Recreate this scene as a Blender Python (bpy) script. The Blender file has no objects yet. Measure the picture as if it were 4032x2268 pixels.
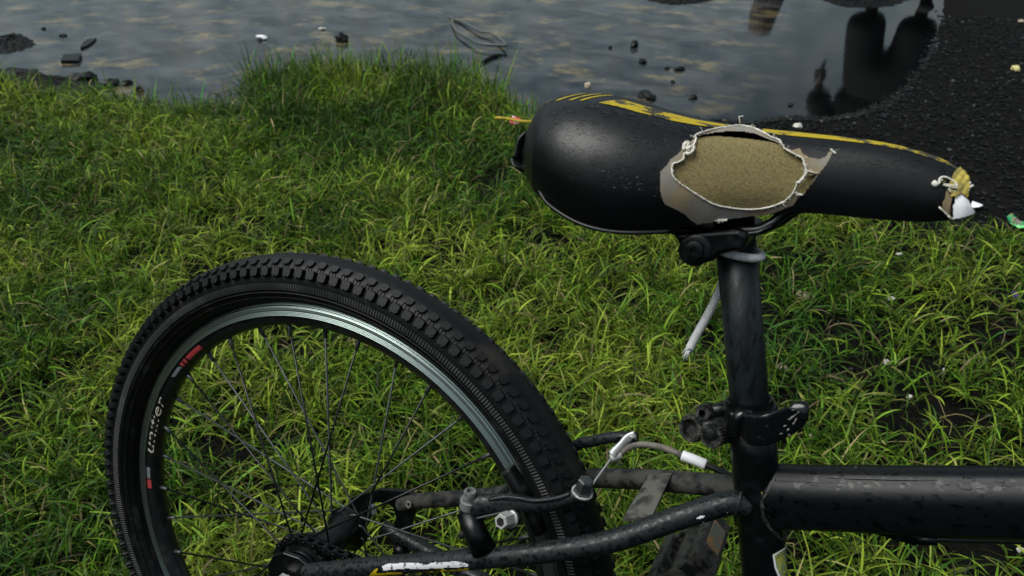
import bpy, bmesh, math, random
import numpy as np
from mathutils import Vector, Matrix
from mathutils.bvhtree import BVHTree
from mathutils.geometry import intersect_line_plane
random.seed(7); rng = np.random.default_rng(7)
D = bpy.data; S = bpy.context.scene; COL = S.collection
R_ = math.radians

# ------------------------------------------------------------------ camera
LEAN = R_(16.4)                       # the bicycle leans away from the camera on its stand
ROOT = Matrix.Translation((0, 0, .001)) @ Matrix.Rotation(-LEAN, 4, 'X')     # bicycle frame -> world
CAM_B = Vector((.43021, -.60493, .89429))                                    # camera in the bicycle's frame
RIGHT = Vector((.9031628, .4117975, .1213250)); DOWN = Vector((.2315088, -.2291992, -.9454477)); VIEW = Vector((-.3615254, .8819811, -.3023389))
FPX = 2980.4; PW, PH = 4032, 2268
cam = D.objects.new('camera', D.cameras.new('camera')); COL.objects.link(cam)
m = Matrix.Identity(4)
for r in range(3):
    m[r][0] = RIGHT[r]; m[r][1] = -DOWN[r]; m[r][2] = -VIEW[r]; m[r][3] = CAM_B[r]
CAM_W = ROOT @ m
cam.matrix_world = CAM_W
cam.data.sensor_width = 36; cam.data.lens = FPX / PW * 36
cam.data.clip_start = .02; cam.data.clip_end = 500
cam.data.dof.use_dof = True; cam.data.dof.focus_distance = .82; cam.data.dof.aperture_fstop = 9.5
S.camera = cam
# ------------------------------------------------------------------ sky, sun, exposure
SUN_EL, SUN_AZ = R_(60), R_(-126)      # soft, behind thin cloud, high behind the camera to its left
world = D.worlds.new('World'); S.world = world; world.use_nodes = True
wn, wl = world.node_tree.nodes, world.node_tree.links
bg = wn['Background']; sky = wn.new('ShaderNodeTexSky'); sky.sky_type = 'NISHITA'; sky.sun_disc = False
sky.sun_elevation = SUN_EL; sky.sun_rotation = SUN_AZ; sky.air_density = 1.5; sky.dust_density = 4.0
hs = wn.new('ShaderNodeHueSaturation'); hs.inputs['Saturation'].default_value = .44; hs.inputs['Value'].default_value = 1
# a broken overcast: blue-grey cloud with paler, creamy thin places, the same all round
tc = wn.new('ShaderNodeTexCoord'); mpw = wn.new('ShaderNodeMapping'); mpw.inputs['Scale'].default_value = (1, 1, 2.6); wl.new(tc.outputs['Generated'], mpw.inputs[0])
cl = wn.new('ShaderNodeTexNoise'); cl.inputs['Scale'].default_value = 27; cl.inputs['Detail'].default_value = 7; cl.inputs['Roughness'].default_value = .58; cl.inputs['Distortion'].default_value = .3; wl.new(mpw.outputs[0], cl.inputs['Vector'])
rp = wn.new('ShaderNodeValToRGB'); wl.new(cl.outputs[0], rp.inputs[0]); e = rp.color_ramp.elements
e[0].position = .38; e[0].color = (.52, .64, .68, 1); e[1].position = .70; e[1].color = (1.25, 1.12, .86, 1)
for p_, c_ in ((.46, (.66, .79, .84, 1)), (.54, (.86, .94, .96, 1)), (.60, (1.0, .99, .92, 1))): e.new(p_).color = c_
mx = wn.new('ShaderNodeMix'); mx.data_type = 'RGBA'; mx.blend_type = 'MULTIPLY'; mx.inputs[0].default_value = 1
wl.new(sky.outputs[0], hs.inputs['Color']); wl.new(hs.outputs[0], mx.inputs[6]); wl.new(rp.outputs[0], mx.inputs[7])
wl.new(mx.outputs[2], bg.inputs['Color']); bg.inputs['Strength'].default_value = .105
sun = D.objects.new('sun', D.lights.new('sun', 'SUN')); COL.objects.link(sun)
sun.data.energy = 2.5; sun.data.angle = R_(45); sun.data.color = (1, .985, .94)
sun.rotation_euler = Vector((math.sin(SUN_AZ) * math.cos(SUN_EL), math.cos(SUN_AZ) * math.cos(SUN_EL), math.sin(SUN_EL))).to_track_quat('Z', 'Y').to_euler()
vs = S.view_settings; vs.view_transform = 'Standard'; vs.look = 'None'; vs.gamma = 1; vs.use_curve_mapping = False; vs.exposure = .12
S.cycles.max_bounces = 6; S.cycles.transparent_max_bounces = 8

# ------------------------------------------------------------------ helpers: where a sight line meets a real plane
def ray_b(u, v): return (RIGHT * ((u - PW / 2) / FPX) + DOWN * ((v - PH / 2) / FPX) + VIEW).normalized()
def P(u, v, y=0.):                     # on the plane parallel to the bicycle's own, y metres to its left
    d = ray_b(u, v); return CAM_B + d * ((y - CAM_B.y) / d.y)
def G(u, v, z=0.):                     # on the ground
    o = CAM_W.translation; d = ROOT.to_3x3() @ ray_b(u, v); return o + d * ((z - o.z) / d.z)

# ------------------------------------------------------------------ helpers: materials
def NT(name):
    mt = D.materials.new(name); mt.use_nodes = True
    return mt, mt.node_tree.nodes, mt.node_tree.links, mt.node_tree.nodes['Principled BSDF']
def pm(name, c, c2=None, scale=30, lo=.45, hi=.6, rough=.5, rough2=None, metal=0, bump=0, bscale=None, spec=.5, detail=6, dist=.001, stretch=None, sheen=0):
    """principled paint of colour c, with patches of c2 where a noise is above lo..hi"""
    mt, n, l, b = NT(name)
    b.inputs['Base Color'].default_value = (*c, 1); b.inputs['Roughness'].default_value = rough
    b.inputs['Metallic'].default_value = metal; b.inputs['Specular IOR Level'].default_value = spec
    t = n.new('ShaderNodeTexCoord'); src = t.outputs['Object']
    if stretch:
        mp = n.new('ShaderNodeMapping'); mp.inputs['Scale'].default_value = stretch; l.new(src, mp.inputs[0]); src = mp.outputs[0]
    if c2 is not None:
        z = n.new('ShaderNodeTexNoise'); z.inputs['Scale'].default_value = scale; z.inputs['Detail'].default_value = detail; z.inputs['Roughness'].default_value = .6
        l.new(src, z.inputs['Vector'])
        f = n.new('ShaderNodeMapRange'); f.inputs[1].default_value = lo; f.inputs[2].default_value = hi; l.new(z.outputs[0], f.inputs[0])
        x = n.new('ShaderNodeMix'); x.data_type = 'RGBA'; x.inputs[6].default_value = (*c, 1); x.inputs[7].default_value = (*c2, 1)
        l.new(f.outputs[0], x.inputs[0]); l.new(x.outputs[2], b.inputs['Base Color'])
        if rough2 is not None:
            q = n.new('ShaderNodeMapRange'); q.inputs[3].default_value = rough; q.inputs[4].default_value = rough2
            l.new(f.outputs[0], q.inputs[0]); l.new(q.outputs[0], b.inputs['Roughness'])
    if bump:
        z2 = n.new('ShaderNodeTexNoise'); z2.inputs['Scale'].default_value = bscale or scale; z2.inputs['Detail'].default_value = 5; l.new(src, z2.inputs['Vector'])
        bp = n.new('ShaderNodeBump'); bp.inputs['Strength'].default_value = bump; bp.inputs['Distance'].default_value = dist
        l.new(z2.outputs[0], bp.inputs['Height']); l.new(bp.outputs[0], b.inputs['Normal'])
    return mt
M = {}
M['paint'] = pm('black_paint', (.0016, .0022, .0026), (.0045, .006, .0068), 60, .5, .7, .30, .5, bump=.15, bscale=220, spec=0.4)
M['dusty'] = pm('dusty_black_paint', (.0095, .0128, .014), (.0045, .0058, .0066), 210, .48, .60, .55, .22, bump=.35, bscale=190, detail=4, spec=0.32)
M['gloss'] = pm('glossy_black_lacquer', (.003, .0035, .004), (.010, .012, .013), 160, .6, .68, .14, .4, bump=.12, bscale=180)
M['worn'] = pm('worn_black_plastic', (.010, .012, .012), (.050, .048, .040), 160, .46, .6, .35, .7, bump=.4, bscale=260)
M['muddy'] = pm('muddy_black_paint', (.046, .046, .040), (.010, .011, .011), 75, .46, .58, .8, .4, bump=.5, bscale=150, spec=0.3)
M['post'] = pm('worn_black_tube', (.013, .018, .0205), (.003, .004, .005), 60, .50, .58, .40, .5, bump=.3, bscale=150, stretch=(1.6, 1.6, .55), spec=0.34)
M['toptube'] = pm('wet_black_tube_paint', (.0022, .0032, .0038), (.0014, .0019, .0022), 160, .56, .60, .40, .2, bump=.12, bscale=240, stretch=(.6, 1, 1), detail=4, spec=0.28)
M['plate'] = pm('muddy_plate', (.085, .082, .070), (.020, .020, .018), 70, .46, .60, .75, .5, bump=.6, bscale=150)
M['vinyl'] = pm('black_vinyl', (.0018, .0024, .0028), (.0035, .0045, .0055), 9, .4, .7, .37, .43, bump=.06, bscale=500, spec=0.42)
M['plastic'] = pm('black_plastic', (.008, .009, .010), (.02, .021, .02), 80, .5, .7, .4, .6, bump=.2, bscale=300)
M['rubber'] = pm('black_rubber', (.003, .0037, .0043), (.026, .027, .026), 40, .52, .74, .5, .8, bump=.35, bscale=200, spec=0.28)
M['tread'] = pm('worn_tread_rubber', (.0022, .0028, .0033), (.021, .020, .0165), 14, .54, .72, .50, .85, bump=.2, bscale=260, spec=0.28)
M['steel'] = pm('dull_steel', (.42, .43, .42), (.18, .16, .13), 120, .5, .7, .45, .6, metal=.45, bump=.1)
M['greysteel'] = pm('grey_spoke_steel', (.06, .07, .07), (.03, .03, .03), 90, .5, .7, .4, .55, metal=.5)
M['silver'] = pm('bright_alloy', (.50, .50, .49), (.28, .26, .23), 150, .55, .7, .38, .5, metal=.4, bump=.1)
M['foam'] = pm('dirty_foam', (.235, .190, .076), (.115, .094, .042), 700, .40, .64, .95, bump=.7, bscale=1100, dist=.0009, detail=8)
M['nfoam'] = pm('yellow_foam', (.50, .40, .07), (.24, .19, .06), 120, .45, .65, .95, bump=1, bscale=350, dist=.002)
M['cord'] = pm('frayed_cotton', (.78, .75, .66), (.50, .46, .36), 160, .50, .68, .9, bump=.8, bscale=700)
M['rope'] = pm('white_cotton_rope', (.86, .86, .86), (.60, .58, .54), 110, .55, .75, .9, bump=.8, bscale=900)
M['white'] = pm('white_plastic', (.84, .85, .88), (.62, .62, .63), 90, .58, .75, .5, .6, bump=.1)
M['yellow'] = pm('worn_yellow_print', (.43, .315, .004), (.030, .028, .016), 60, .52, .57, .5, .5, detail=9, bump=.15, bscale=400, stretch=(.7, 1, 1))
M['yellowc'] = pm('yellow_print', (.45, .335, .005), (.2, .15, .02), 60, .6, .7, .5)
M['sticker'] = pm('sticker_yellow_green', (.42, .44, .07), (.20, .28, .17), 90, .45, .6, .45)
M['ink'] = pm('black_ink', (.01, .01, .01), rough=.5)
M['letter'] = pm('worn_cream_print', (.62, .57, .48), (.25, .23, .20), 160, .5, .7, .5)
M['red'] = pm('red_print', (.42, .045, .05), (.22, .03, .03), 90, .5, .7, .5)
M['grey'] = pm('grey_print', (.16, .18, .2), (.08, .09, .1), 90, .5, .7, .5)
mt_, n_, l_, b_ = NT('machined_alloy'); M['alloy'] = mt_
b_.inputs['Base Color'].default_value = (.33, .40, .37, 1); b_.inputs['Metallic'].default_value = .95; b_.inputs['Roughness'].default_value = .3
t_ = n_.new('ShaderNodeTexCoord'); v1 = n_.new('ShaderNodeVectorMath'); v1.operation = 'SUBTRACT'; v1.inputs[1].default_value = (0, 0, .335); l_.new(t_.outputs['Object'], v1.inputs[0])
v2 = n_.new('ShaderNodeVectorMath'); v2.operation = 'MULTIPLY'; v2.inputs[1].default_value = (1, 0, 1); l_.new(v1.outputs[0], v2.inputs[0]); v3 = n_.new('ShaderNodeVectorMath'); v3.operation = 'LENGTH'; l_.new(v2.outputs[0], v3.inputs[0])
m1 = n_.new('ShaderNodeMath'); m1.operation = 'MULTIPLY'; m1.inputs[1].default_value = 5200; l_.new(v3.outputs['Value'], m1.inputs[0]); m2 = n_.new('ShaderNodeMath'); m2.operation = 'SINE'; l_.new(m1.outputs[0], m2.inputs[0])
bq = n_.new('ShaderNodeBump'); bq.inputs['Strength'].default_value = .25; bq.inputs['Distance'].default_value = .00016; l_.new(m2.outputs[0], bq.inputs['Height']); l_.new(bq.outputs[0], b_.inputs['Normal'])
M['rim'] = pm('black_anodised_rim', (.008, .009, .010), (.02, .022, .022), 60, .5, .7, .32, .5)
M['housing'] = pm('rusty_cable_housing', (.16, .145, .12), (.06, .055, .045), 90, .45, .65, .7, bump=.2, bscale=300)
M['amber'] = pm('dirty_amber_reflector', (.10, .10, .085), (.26, .13, .03), 60, .45, .65, .5, .7, bump=.3, bscale=200)
M['inner'] = pm('gap_black', (.006, .006, .006), rough=.9)
# woven backing cloth
mt, n, l, b = NT('torn_cloth'); M['cloth'] = mt
t = n.new('ShaderNodeTexCoord'); w = n.new('ShaderNodeTexWave'); w.inputs['Scale'].default_value = 330; w.bands_direction = 'DIAGONAL'; w.inputs['Distortion'].default_value = 1.0
z = n.new('ShaderNodeTexNoise'); z.inputs['Scale'].default_value = 34; z.inputs['Detail'].default_value = 6
l.new(t.outputs['Object'], w.inputs[0]); l.new(t.outputs['Object'], z.inputs['Vector'])
a = n.new('ShaderNodeMix'); a.data_type = 'RGBA'; a.inputs[6].default_value = (.29, .285, .26, 1); a.inputs[7].default_value = (.31, .24, .14, 1)
f = n.new('ShaderNodeMapRange'); f.inputs[1].default_value = .38; f.inputs[2].default_value = .62; l.new(z.outputs[0], f.inputs[0]); l.new(f.outputs[0], a.inputs[0])
q = n.new('ShaderNodeMapRange'); q.inputs[3].default_value = .6; q.inputs[4].default_value = 1.1; l.new(w.outputs[1], q.inputs[0])
x = n.new('ShaderNodeMix'); x.data_type = 'RGBA'; x.blend_type = 'MULTIPLY'; x.inputs[0].default_value = 1; l.new(a.outputs[2], x.inputs[6]); l.new(q.outputs[0], x.inputs[7])
l.new(x.outputs[2], b.inputs['Base Color']); b.inputs['Roughness'].default_value = .9
bp = n.new('ShaderNodeBump'); bp.inputs['Strength'].default_value = .5; bp.inputs['Distance'].default_value = .0006; l.new(w.outputs[1], bp.inputs['Height']); l.new(bp.outputs[0], b.inputs['Normal'])
# water drops
mt, n, l, b = NT('water_drop'); M['drop'] = mt
b.inputs['Base Color'].default_value = (.010, .012, .013, 1); b.inputs['Specular IOR Level'].default_value = .6; b.inputs['Roughness'].default_value = .07; b.inputs['IOR'].default_value = 1.33; b.inputs['Transmission Weight'].default_value = .25
# ribbed side band of the tyre
mt, n, l, b = NT('ribbed_rubber'); M['rib'] = mt
t = n.new('ShaderNodeTexCoord'); sp = n.new('ShaderNodeSeparateXYZ'); l.new(t.outputs['Object'], sp.inputs[0])
s1 = n.new('ShaderNodeMath'); s1.operation = 'SUBTRACT'; s1.inputs[1].default_value = .335; l.new(sp.outputs[2], s1.inputs[0])
at = n.new('ShaderNodeMath'); at.operation = 'ARCTAN2'; l.new(s1.outputs[0], at.inputs[0]); l.new(sp.outputs[0], at.inputs[1])
k = n.new('ShaderNodeMath'); k.operation = 'MULTIPLY'; k.inputs[1].default_value = 620; l.new(at.outputs[0], k.inputs[0])
sn = n.new('ShaderNodeMath'); sn.operation = 'SINE'; l.new(k.outputs[0], sn.inputs[0])
z = n.new('ShaderNodeTexNoise'); z.inputs['Scale'].default_value = 26; l.new(t.outputs['Object'], z.inputs['Vector'])
f = n.new('ShaderNodeMapRange'); f.inputs[1].default_value = -.4; f.inputs[2].default_value = .6; l.new(sn.outputs[0], f.inputs[0])
g = n.new('ShaderNodeMapRange'); g.inputs[1].default_value = .46; g.inputs[2].default_value = .62; g.inputs[3].default_value = .12; l.new(z.outputs[0], g.inputs[0])
mu = n.new('ShaderNodeMath'); mu.operation = 'MULTIPLY'; l.new(f.outputs[0], mu.inputs[0]); l.new(g.outputs[0], mu.inputs[1])
x = n.new('ShaderNodeMix'); x.data_type = 'RGBA'; x.inputs[6].default_value = (.010, .011, .012, 1); x.inputs[7].default_value = (.060, .063, .060, 1); l.new(mu.outputs[0], x.inputs[0]); l.new(x.outputs[2], b.inputs['Base Color'])
b.inputs['Roughness'].default_value = .65
bp = n.new('ShaderNodeBump'); bp.inputs['Distance'].default_value = .0008; bp.inputs['Strength'].default_value = .8; l.new(sn.outputs[0], bp.inputs['Height']); l.new(bp.outputs[0], b.inputs['Normal'])

# ------------------------------------------------------------------ helpers: objects
def tag(o, label=None, cat=None, group=None, kind=None):
    for k_, v_ in (('label', label), ('category', cat), ('group', group), ('kind', kind)):
        if v_: o[k_] = v_
    return o
def mk(name, vf, mat, parent=None, smooth=True, mats=None, midx=None, auto=None):
    v, f = vf
    me = D.meshes.new(name); me.from_pydata([tuple(q) for q in v], [], [tuple(q) for q in f])
    for mm in (mats or [mat]): me.materials.append(mm)
    if midx is not None: me.polygons.foreach_set('material_index', midx)
    if smooth: me.polygons.foreach_set('use_smooth', [True] * len(me.polygons))
    if auto and smooth: me.set_sharp_from_angle(angle=R_(auto))
    o = D.objects.new(name, me); COL.objects.link(o)
    if parent: o.parent = parent
    return o
def empty(name, loc=(0, 0, 0), parent=None):
    o = D.objects.new(name, None); COL.objects.link(o); o.location = loc; o.empty_display_size = .05
    if parent: o.parent = parent
    return o
def join(*parts):
    v, f = [], []
    for pv, pf in parts:
        k_ = len(v); v += list(pv); f += [tuple(i + k_ for i in q) for q in pf]
    return v, f
def catmull(pts, n_=6):
    pts = [Vector(p_) for p_ in pts]; out = []
    for i in range(len(pts) - 1):
        p0, p1, p2, p3 = pts[max(i - 1, 0)], pts[i], pts[i + 1], pts[min(i + 2, len(pts) - 1)]
        for k_ in range(n_):
            t_ = k_ / n_
            out.append(.5 * ((2 * p1) + (p2 - p0) * t_ + (2 * p0 - 5 * p1 + 4 * p2 - p3) * t_ * t_ + (3 * p1 - p0 - 3 * p2 + p3) * t_ ** 3))
    return out + [pts[-1]]
def tube(pts, r, n_=12, up=None, cap=True, sq=1.0, phase=0.):
    """swept tube; r a number, a list, or a list of (side, up) half-widths; sq<1 squares the section"""
    pts = [Vector(p_) for p_ in pts]; N = len(pts)
    rr = r if isinstance(r, (list, tuple)) else [r] * N
    if len(rr) != N: rr = [np.interp(i / (N - 1), np.linspace(0, 1, len(rr)), [q if not isinstance(q, tuple) else q[0] for q in rr]) if not isinstance(rr[0], tuple) else
                           (np.interp(i / (N - 1), np.linspace(0, 1, len(rr)), [q[0] for q in rr]), np.interp(i / (N - 1), np.linspace(0, 1, len(rr)), [q[1] for q in rr])) for i in range(N)]
    tg = [(pts[min(i + 1, N - 1)] - pts[max(i - 1, 0)]).normalized() for i in range(N)]
    u_ = Vector(up) if up is not None else (Vector((0, 0, 1)) if abs(tg[0].z) < .9 else Vector((0, 1, 0)))
    v, f = [], []
    for i in range(N):
        s_ = tg[i].cross(u_).normalized(); w_ = s_.cross(tg[i]).normalized()
        if up is None: u_ = w_
        a_, b_ = rr[i] if isinstance(rr[i], tuple) else (rr[i], rr[i])
        for k_ in range(n_):
            an = 2 * math.pi * k_ / n_ + phase; c_, q_ = math.cos(an), math.sin(an)
            c_ = math.copysign(abs(c_) ** sq, c_); q_ = math.copysign(abs(q_) ** sq, q_)
            v.append(pts[i] + s_ * (a_ * c_) + w_ * (b_ * q_))
    for i in range(N - 1):
        for k_ in range(n_):
            f.append((i * n_ + k_, i * n_ + (k_ + 1) % n_, (i + 1) * n_ + (k_ + 1) % n_, (i + 1) * n_ + k_))
    if cap: f.append(tuple(range(n_ - 1, -1, -1))); f.append(tuple((N - 1) * n_ + k_ for k_ in range(n_)))
    return v, f
def cyl(a_, b_, r, n_=16, bev=.0006, r2=None, phase=0.):
    a_, b_ = Vector(a_), Vector(b_); d = (b_ - a_).normalized(); r2 = r if r2 is None else r2
    return tube([a_, a_ + d * bev, b_ - d * bev, b_], [r - bev, r, r2, r2 - bev], n_, phase=phase)
def sweep(pts, sec, scale=None, up=(0, 0, 1)):
    """a closed outline of (side, up) points carried along a path"""
    pts = [Vector(p_) for p_ in pts]; N = len(pts); K = len(sec); v, f = [], []
    for i in range(N):
        t_ = (pts[min(i + 1, N - 1)] - pts[max(i - 1, 0)]).normalized(); s_ = t_.cross(Vector(up)).normalized(); w_ = s_.cross(t_); sx_, sy_ = scale[i] if scale else (1, 1)
        v += [pts[i] + s_ * (a_ * sx_) + w_ * (b_ * sy_) for a_, b_ in sec]
    for i in range(N - 1):
        for k_ in range(K): f.append((i * K + k_, i * K + (k_ + 1) % K, (i + 1) * K + (k_ + 1) % K, (i + 1) * K + k_))
    return v, f + [tuple(range(K - 1, -1, -1)), tuple((N - 1) * K + k_ for k_ in range(K))]
def lathe(prof, a_, d, n_=32, closed=False, teeth=0, td=0.):
    """prof = [(along, radius)] spun round the axis from a_ along d; teeth notch every second column"""
    a_, d = Vector(a_), Vector(d).normalized(); h = Vector((0, 0, 1)) if abs(d.z) < .9 else Vector((1, 0, 0))
    s_ = d.cross(h).normalized(); w_ = s_.cross(d); v, f = [], []
    for x_, r in prof:
        for k_ in range(n_):
            rr = r - (td if teeth and (k_ // max(1, n_ // (2 * teeth))) % 2 else 0) * (1 if r > .6 * max(q[1] for q in prof) else 0)
            an = 2 * math.pi * k_ / n_
            v.append(a_ + d * x_ + (s_ * math.cos(an) + w_ * math.sin(an)) * rr)
    N = len(prof)
    for i in range(N if closed else N - 1):
        j = (i + 1) % N
        for k_ in range(n_): f.append((i * n_ + k_, i * n_ + (k_ + 1) % n_, j * n_ + (k_ + 1) % n_, j * n_ + k_))
    return v, f
def prism(poly, axis):                # polygon (list of Vectors) pushed along axis
    k_ = len(poly); ax = Vector(axis)
    v = [Vector(p_) for p_ in poly] + [Vector(p_) + ax for p_ in poly]
    f = [tuple(range(k_))[::-1], tuple(range(k_, 2 * k_))] + [(i, (i + 1) % k_, k_ + (i + 1) % k_, k_ + i) for i in range(k_)]
    return v, f
def box(c, sx, sy, sz, rot=None):
    c = Vector(c); v = []
    for x_ in (-1, 1):
        for y_ in (-1, 1):
            for z_ in (-1, 1):
                q = Vector((x_ * sx / 2, y_ * sy / 2, z_ * sz / 2)); v.append(c + (rot @ q if rot else q))
    return v, [(0, 1, 3, 2), (4, 6, 7, 5), (0, 4, 5, 1), (2, 3, 7, 6), (0, 2, 6, 4), (1, 5, 7, 3)]
def bevel(o, w_=.001, seg=2):
    md = o.modifiers.new('bevel', 'BEVEL'); md.width = w_; md.segments = seg; md.limit_method = 'ANGLE'; return o
def bvh(o): return BVHTree.FromPolygons([q.co for q in o.data.vertices], [tuple(q.vertices) for q in o.data.polygons])
def inside(poly, x_, y_):
    p_ = np.asarray(poly, float); x_ = np.asarray(x_, float); y_ = np.asarray(y_, float); r = np.zeros(x_.shape, bool); j = len(p_) - 1
    for i in range(len(p_)):
        c_ = ((p_[i, 1] > y_) != (p_[j, 1] > y_)) & (x_ < (p_[j, 0] - p_[i, 0]) * (y_ - p_[i, 1]) / (p_[j, 1] - p_[i, 1] + 1e-12) + p_[i, 0]); r ^= c_; j = i
    return r
def onto(tree, u, v, off=0., depth=.6):
    """point of a surface that the sight line meets, lifted off along the normal"""
    d = ray_b(u, v); h, nn, i, s_ = tree.ray_cast(CAM_B, d)
    if h is None: h, nn, i, s_ = tree.find_nearest(CAM_B + d * depth)
    if nn.dot(d) > 0: nn = -nn
    return h + nn * off, nn
def patch(tree, poly, holes=(), step=4., off=.0004, depth=.6):
    p_ = np.asarray(poly, float); us = np.arange(p_[:, 0].min(), p_[:, 0].max() + step, step); vs_ = np.arange(p_[:, 1].min(), p_[:, 1].max() + step, step)
    cu, cv = np.meshgrid(us[:-1] + step / 2, vs_[:-1] + step / 2, indexing='ij'); ok = inside(poly, cu, cv)
    for h in holes: ok &= ~inside(h, cu, cv)
    idx = {}; v, f = [], []
    def vid(i, j):
        if (i, j) not in idx:
            o_ = off(us[i], vs_[j]) if callable(off) else off
            idx[i, j] = len(v); v.append(onto(tree, us[i], vs_[j], o_, depth)[0])
        return idx[i, j]
    for i, j in zip(*np.nonzero(ok)): f.append((vid(i, j), vid(i + 1, j), vid(i + 1, j + 1), vid(i, j + 1)))
    return v, f
def drops(name, tree, poly, n_, rmin, rmax, parent, holes=(), depth=.6):
    p_ = np.asarray(poly, float); v, f = [], []; c_ = 0
    while c_ < n_:
        u, w_ = random.uniform(p_[:, 0].min(), p_[:, 0].max()), random.uniform(p_[:, 1].min(), p_[:, 1].max())
        if not inside(poly, u, w_) or any(inside(h, u, w_) for h in holes): continue
        h, nn, i, s_ = tree.ray_cast(CAM_B, ray_b(u, w_)); c_ += 1
        if h is None or abs(nn.dot(ray_b(u, w_))) < .12: continue
        r = rmin + (rmax - rmin) * random.random() ** 2.6; e1 = nn.cross(Vector((0, 1, .3))).normalized(); e2 = nn.cross(e1)
        el = random.uniform(.7, 1.9) if r > .0011 else 1; k_ = len(v); sg = 7; ph = random.random()
        for ring, hh in ((1., -.05), (.8, .28), (.42, .46)):
            for q in range(sg):
                an = 2 * math.pi * q / sg + ph; wob = 1 + .25 * math.sin(3 * an + ph * 9)
                v.append(h + (e1 * math.cos(an) * el + e2 * math.sin(an)) * (r * ring * wob) + nn * (r * hh * .9))
        v.append(h + nn * r * .48)
        for q in range(sg):
            for t_ in (0, 1): f.append((k_ + t_ * sg + q, k_ + t_ * sg + (q + 1) % sg, k_ + (t_ + 1) * sg + (q + 1) % sg, k_ + (t_ + 1) * sg + q))
            f.append((k_ + 2 * sg + q, k_ + 2 * sg + (q + 1) % sg, k_ + 3 * sg))
    return tag(mk(name, (v, f), M['drop'], parent), kind='stuff')
def text(name, body, mat, parent, place, size=1., shear=0., label=None):
    """flat lettering mapped on a surface by place(x, y) -> Vector"""
    c_ = D.curves.new(name, 'FONT'); c_.body = body; c_.size = size; c_.shear = shear; c_.resolution_u = 3; c_.align_x = 'CENTER'; c_.align_y = 'CENTER'
    o = D.objects.new(name, c_); COL.objects.link(o); me = D.meshes.new_from_object(o.evaluated_get(bpy.context.evaluated_depsgraph_get()))
    D.objects.remove(o); v = [place(q.co.x, q.co.y) for q in me.vertices]; f = [tuple(q.vertices) for q in me.polygons]
    o = mk(name, (v, f), mat, parent, smooth=False)
    if label: o['label'] = label
    return o
def np_mesh(name, verts, faces, mat, attr=None, smooth=True, parent=None):
    me = D.meshes.new(name); nv, nf, k_ = len(verts), len(faces), faces.shape[1]
    me.vertices.add(nv); me.vertices.foreach_set('co', np.ascontiguousarray(verts, np.float32).ravel())
    me.loops.add(nf * k_); me.loops.foreach_set('vertex_index', np.ascontiguousarray(faces, np.int32).ravel())
    me.polygons.add(nf); me.polygons.foreach_set('loop_start', np.arange(0, nf * k_, k_, dtype=np.int32))
    me.polygons.foreach_set('use_smooth', np.full(nf, smooth))
    if attr is not None:
        at_ = me.attributes.new('tint', 'FLOAT_COLOR', 'POINT'); at_.data.foreach_set('color', np.ascontiguousarray(attr, np.float32).ravel())
    me.materials.append(mat); me.update(calc_edges=True); me.validate()
    o = D.objects.new(name, me); COL.objects.link(o)
    if parent: o.parent = parent
    return o
# ================================================================== THE GROUND, THE PUDDLE
SHORE_PX = [(-1500, 330), (-500, 300), (0, 300), (160, 370), (300, 395), (520, 405), (640, 430), (800, 440), (930, 425), (975, 340), (1150, 315), (1400, 330), (1620, 318), (1850, 312),
            (1970, 385), (2040, 450), (2150, 475), (2330, 470), (2560, 452), (2700, 470), (2830, 462), (2960, 475), (3110, 455), (3260, 462), (3400, 440), (3520, 400), (3600, 320), (3690, 180), (3705, 60), (3720, -60)]
SHORE = [G(u, v).to_2d() for u, v in SHORE_PX]
FAR = [(1.75, 5.6), (.9, 6.3), (-.4, 6.6), (-2.5, 6.9), (-6, 6.4), (-8.5, 4.4)]
LAKE = [(q.x, q.y) for q in SHORE] + FAR
GRASS_EDGE = [(-1500, 345), (-500, 320), (0, 318), (150, 385), (300, 405), (520, 412), (640, 437), (800, 447), (930, 432), (978, 345), (1150, 322), (1400, 336), (1620, 326), (1850, 320),
              (1965, 390), (2030, 455), (2120, 540), (2400, 620), (2800, 740), (3150, 815), (3500, 860), (3800, 900), (4032, 950), (4500, 1030), (5200, 1120)]
GRASS_POLY = [tuple(G(u, v).to_2d()) for u, v in GRASS_EDGE] + [(3.2, -1.2), (-3.6, -1.2)]
def seg_dist(poly, x_, y_, closed=True):
    p_ = np.asarray(poly, float); d2 = np.full(x_.shape, 1e9)
    for i in range(len(p_) if closed else len(p_) - 1):
        a_, b_ = p_[i], p_[(i + 1) % len(p_)]; ab = b_ - a_; t_ = np.clip(((x_ - a_[0]) * ab[0] + (y_ - a_[1]) * ab[1]) / (ab @ ab + 1e-12), 0, 1)
        d2 = np.minimum(d2, (x_ - a_[0] - t_ * ab[0]) ** 2 + (y_ - a_[1] - t_ * ab[1]) ** 2)
    return np.sqrt(d2)
def vnoise(x_, y_, f_, seed=0):
    r = np.random.default_rng(seed).random((64, 64)); X, Y = x_ * f_ + 31.7, y_ * f_ + 17.3
    i, j = np.floor(X).astype(int), np.floor(Y).astype(int); a_, b_ = X - i, Y - j; a_, b_ = a_ * a_ * (3 - 2 * a_), b_ * b_ * (3 - 2 * b_)
    g_ = lambda p_, q_: r[p_ % 64, q_ % 64]
    return (g_(i, j) * (1 - a_) + g_(i + 1, j) * a_) * (1 - b_) + (g_(i, j + 1) * (1 - a_) + g_(i + 1, j + 1) * a_) * b_
WATER_Z = -.014
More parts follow.
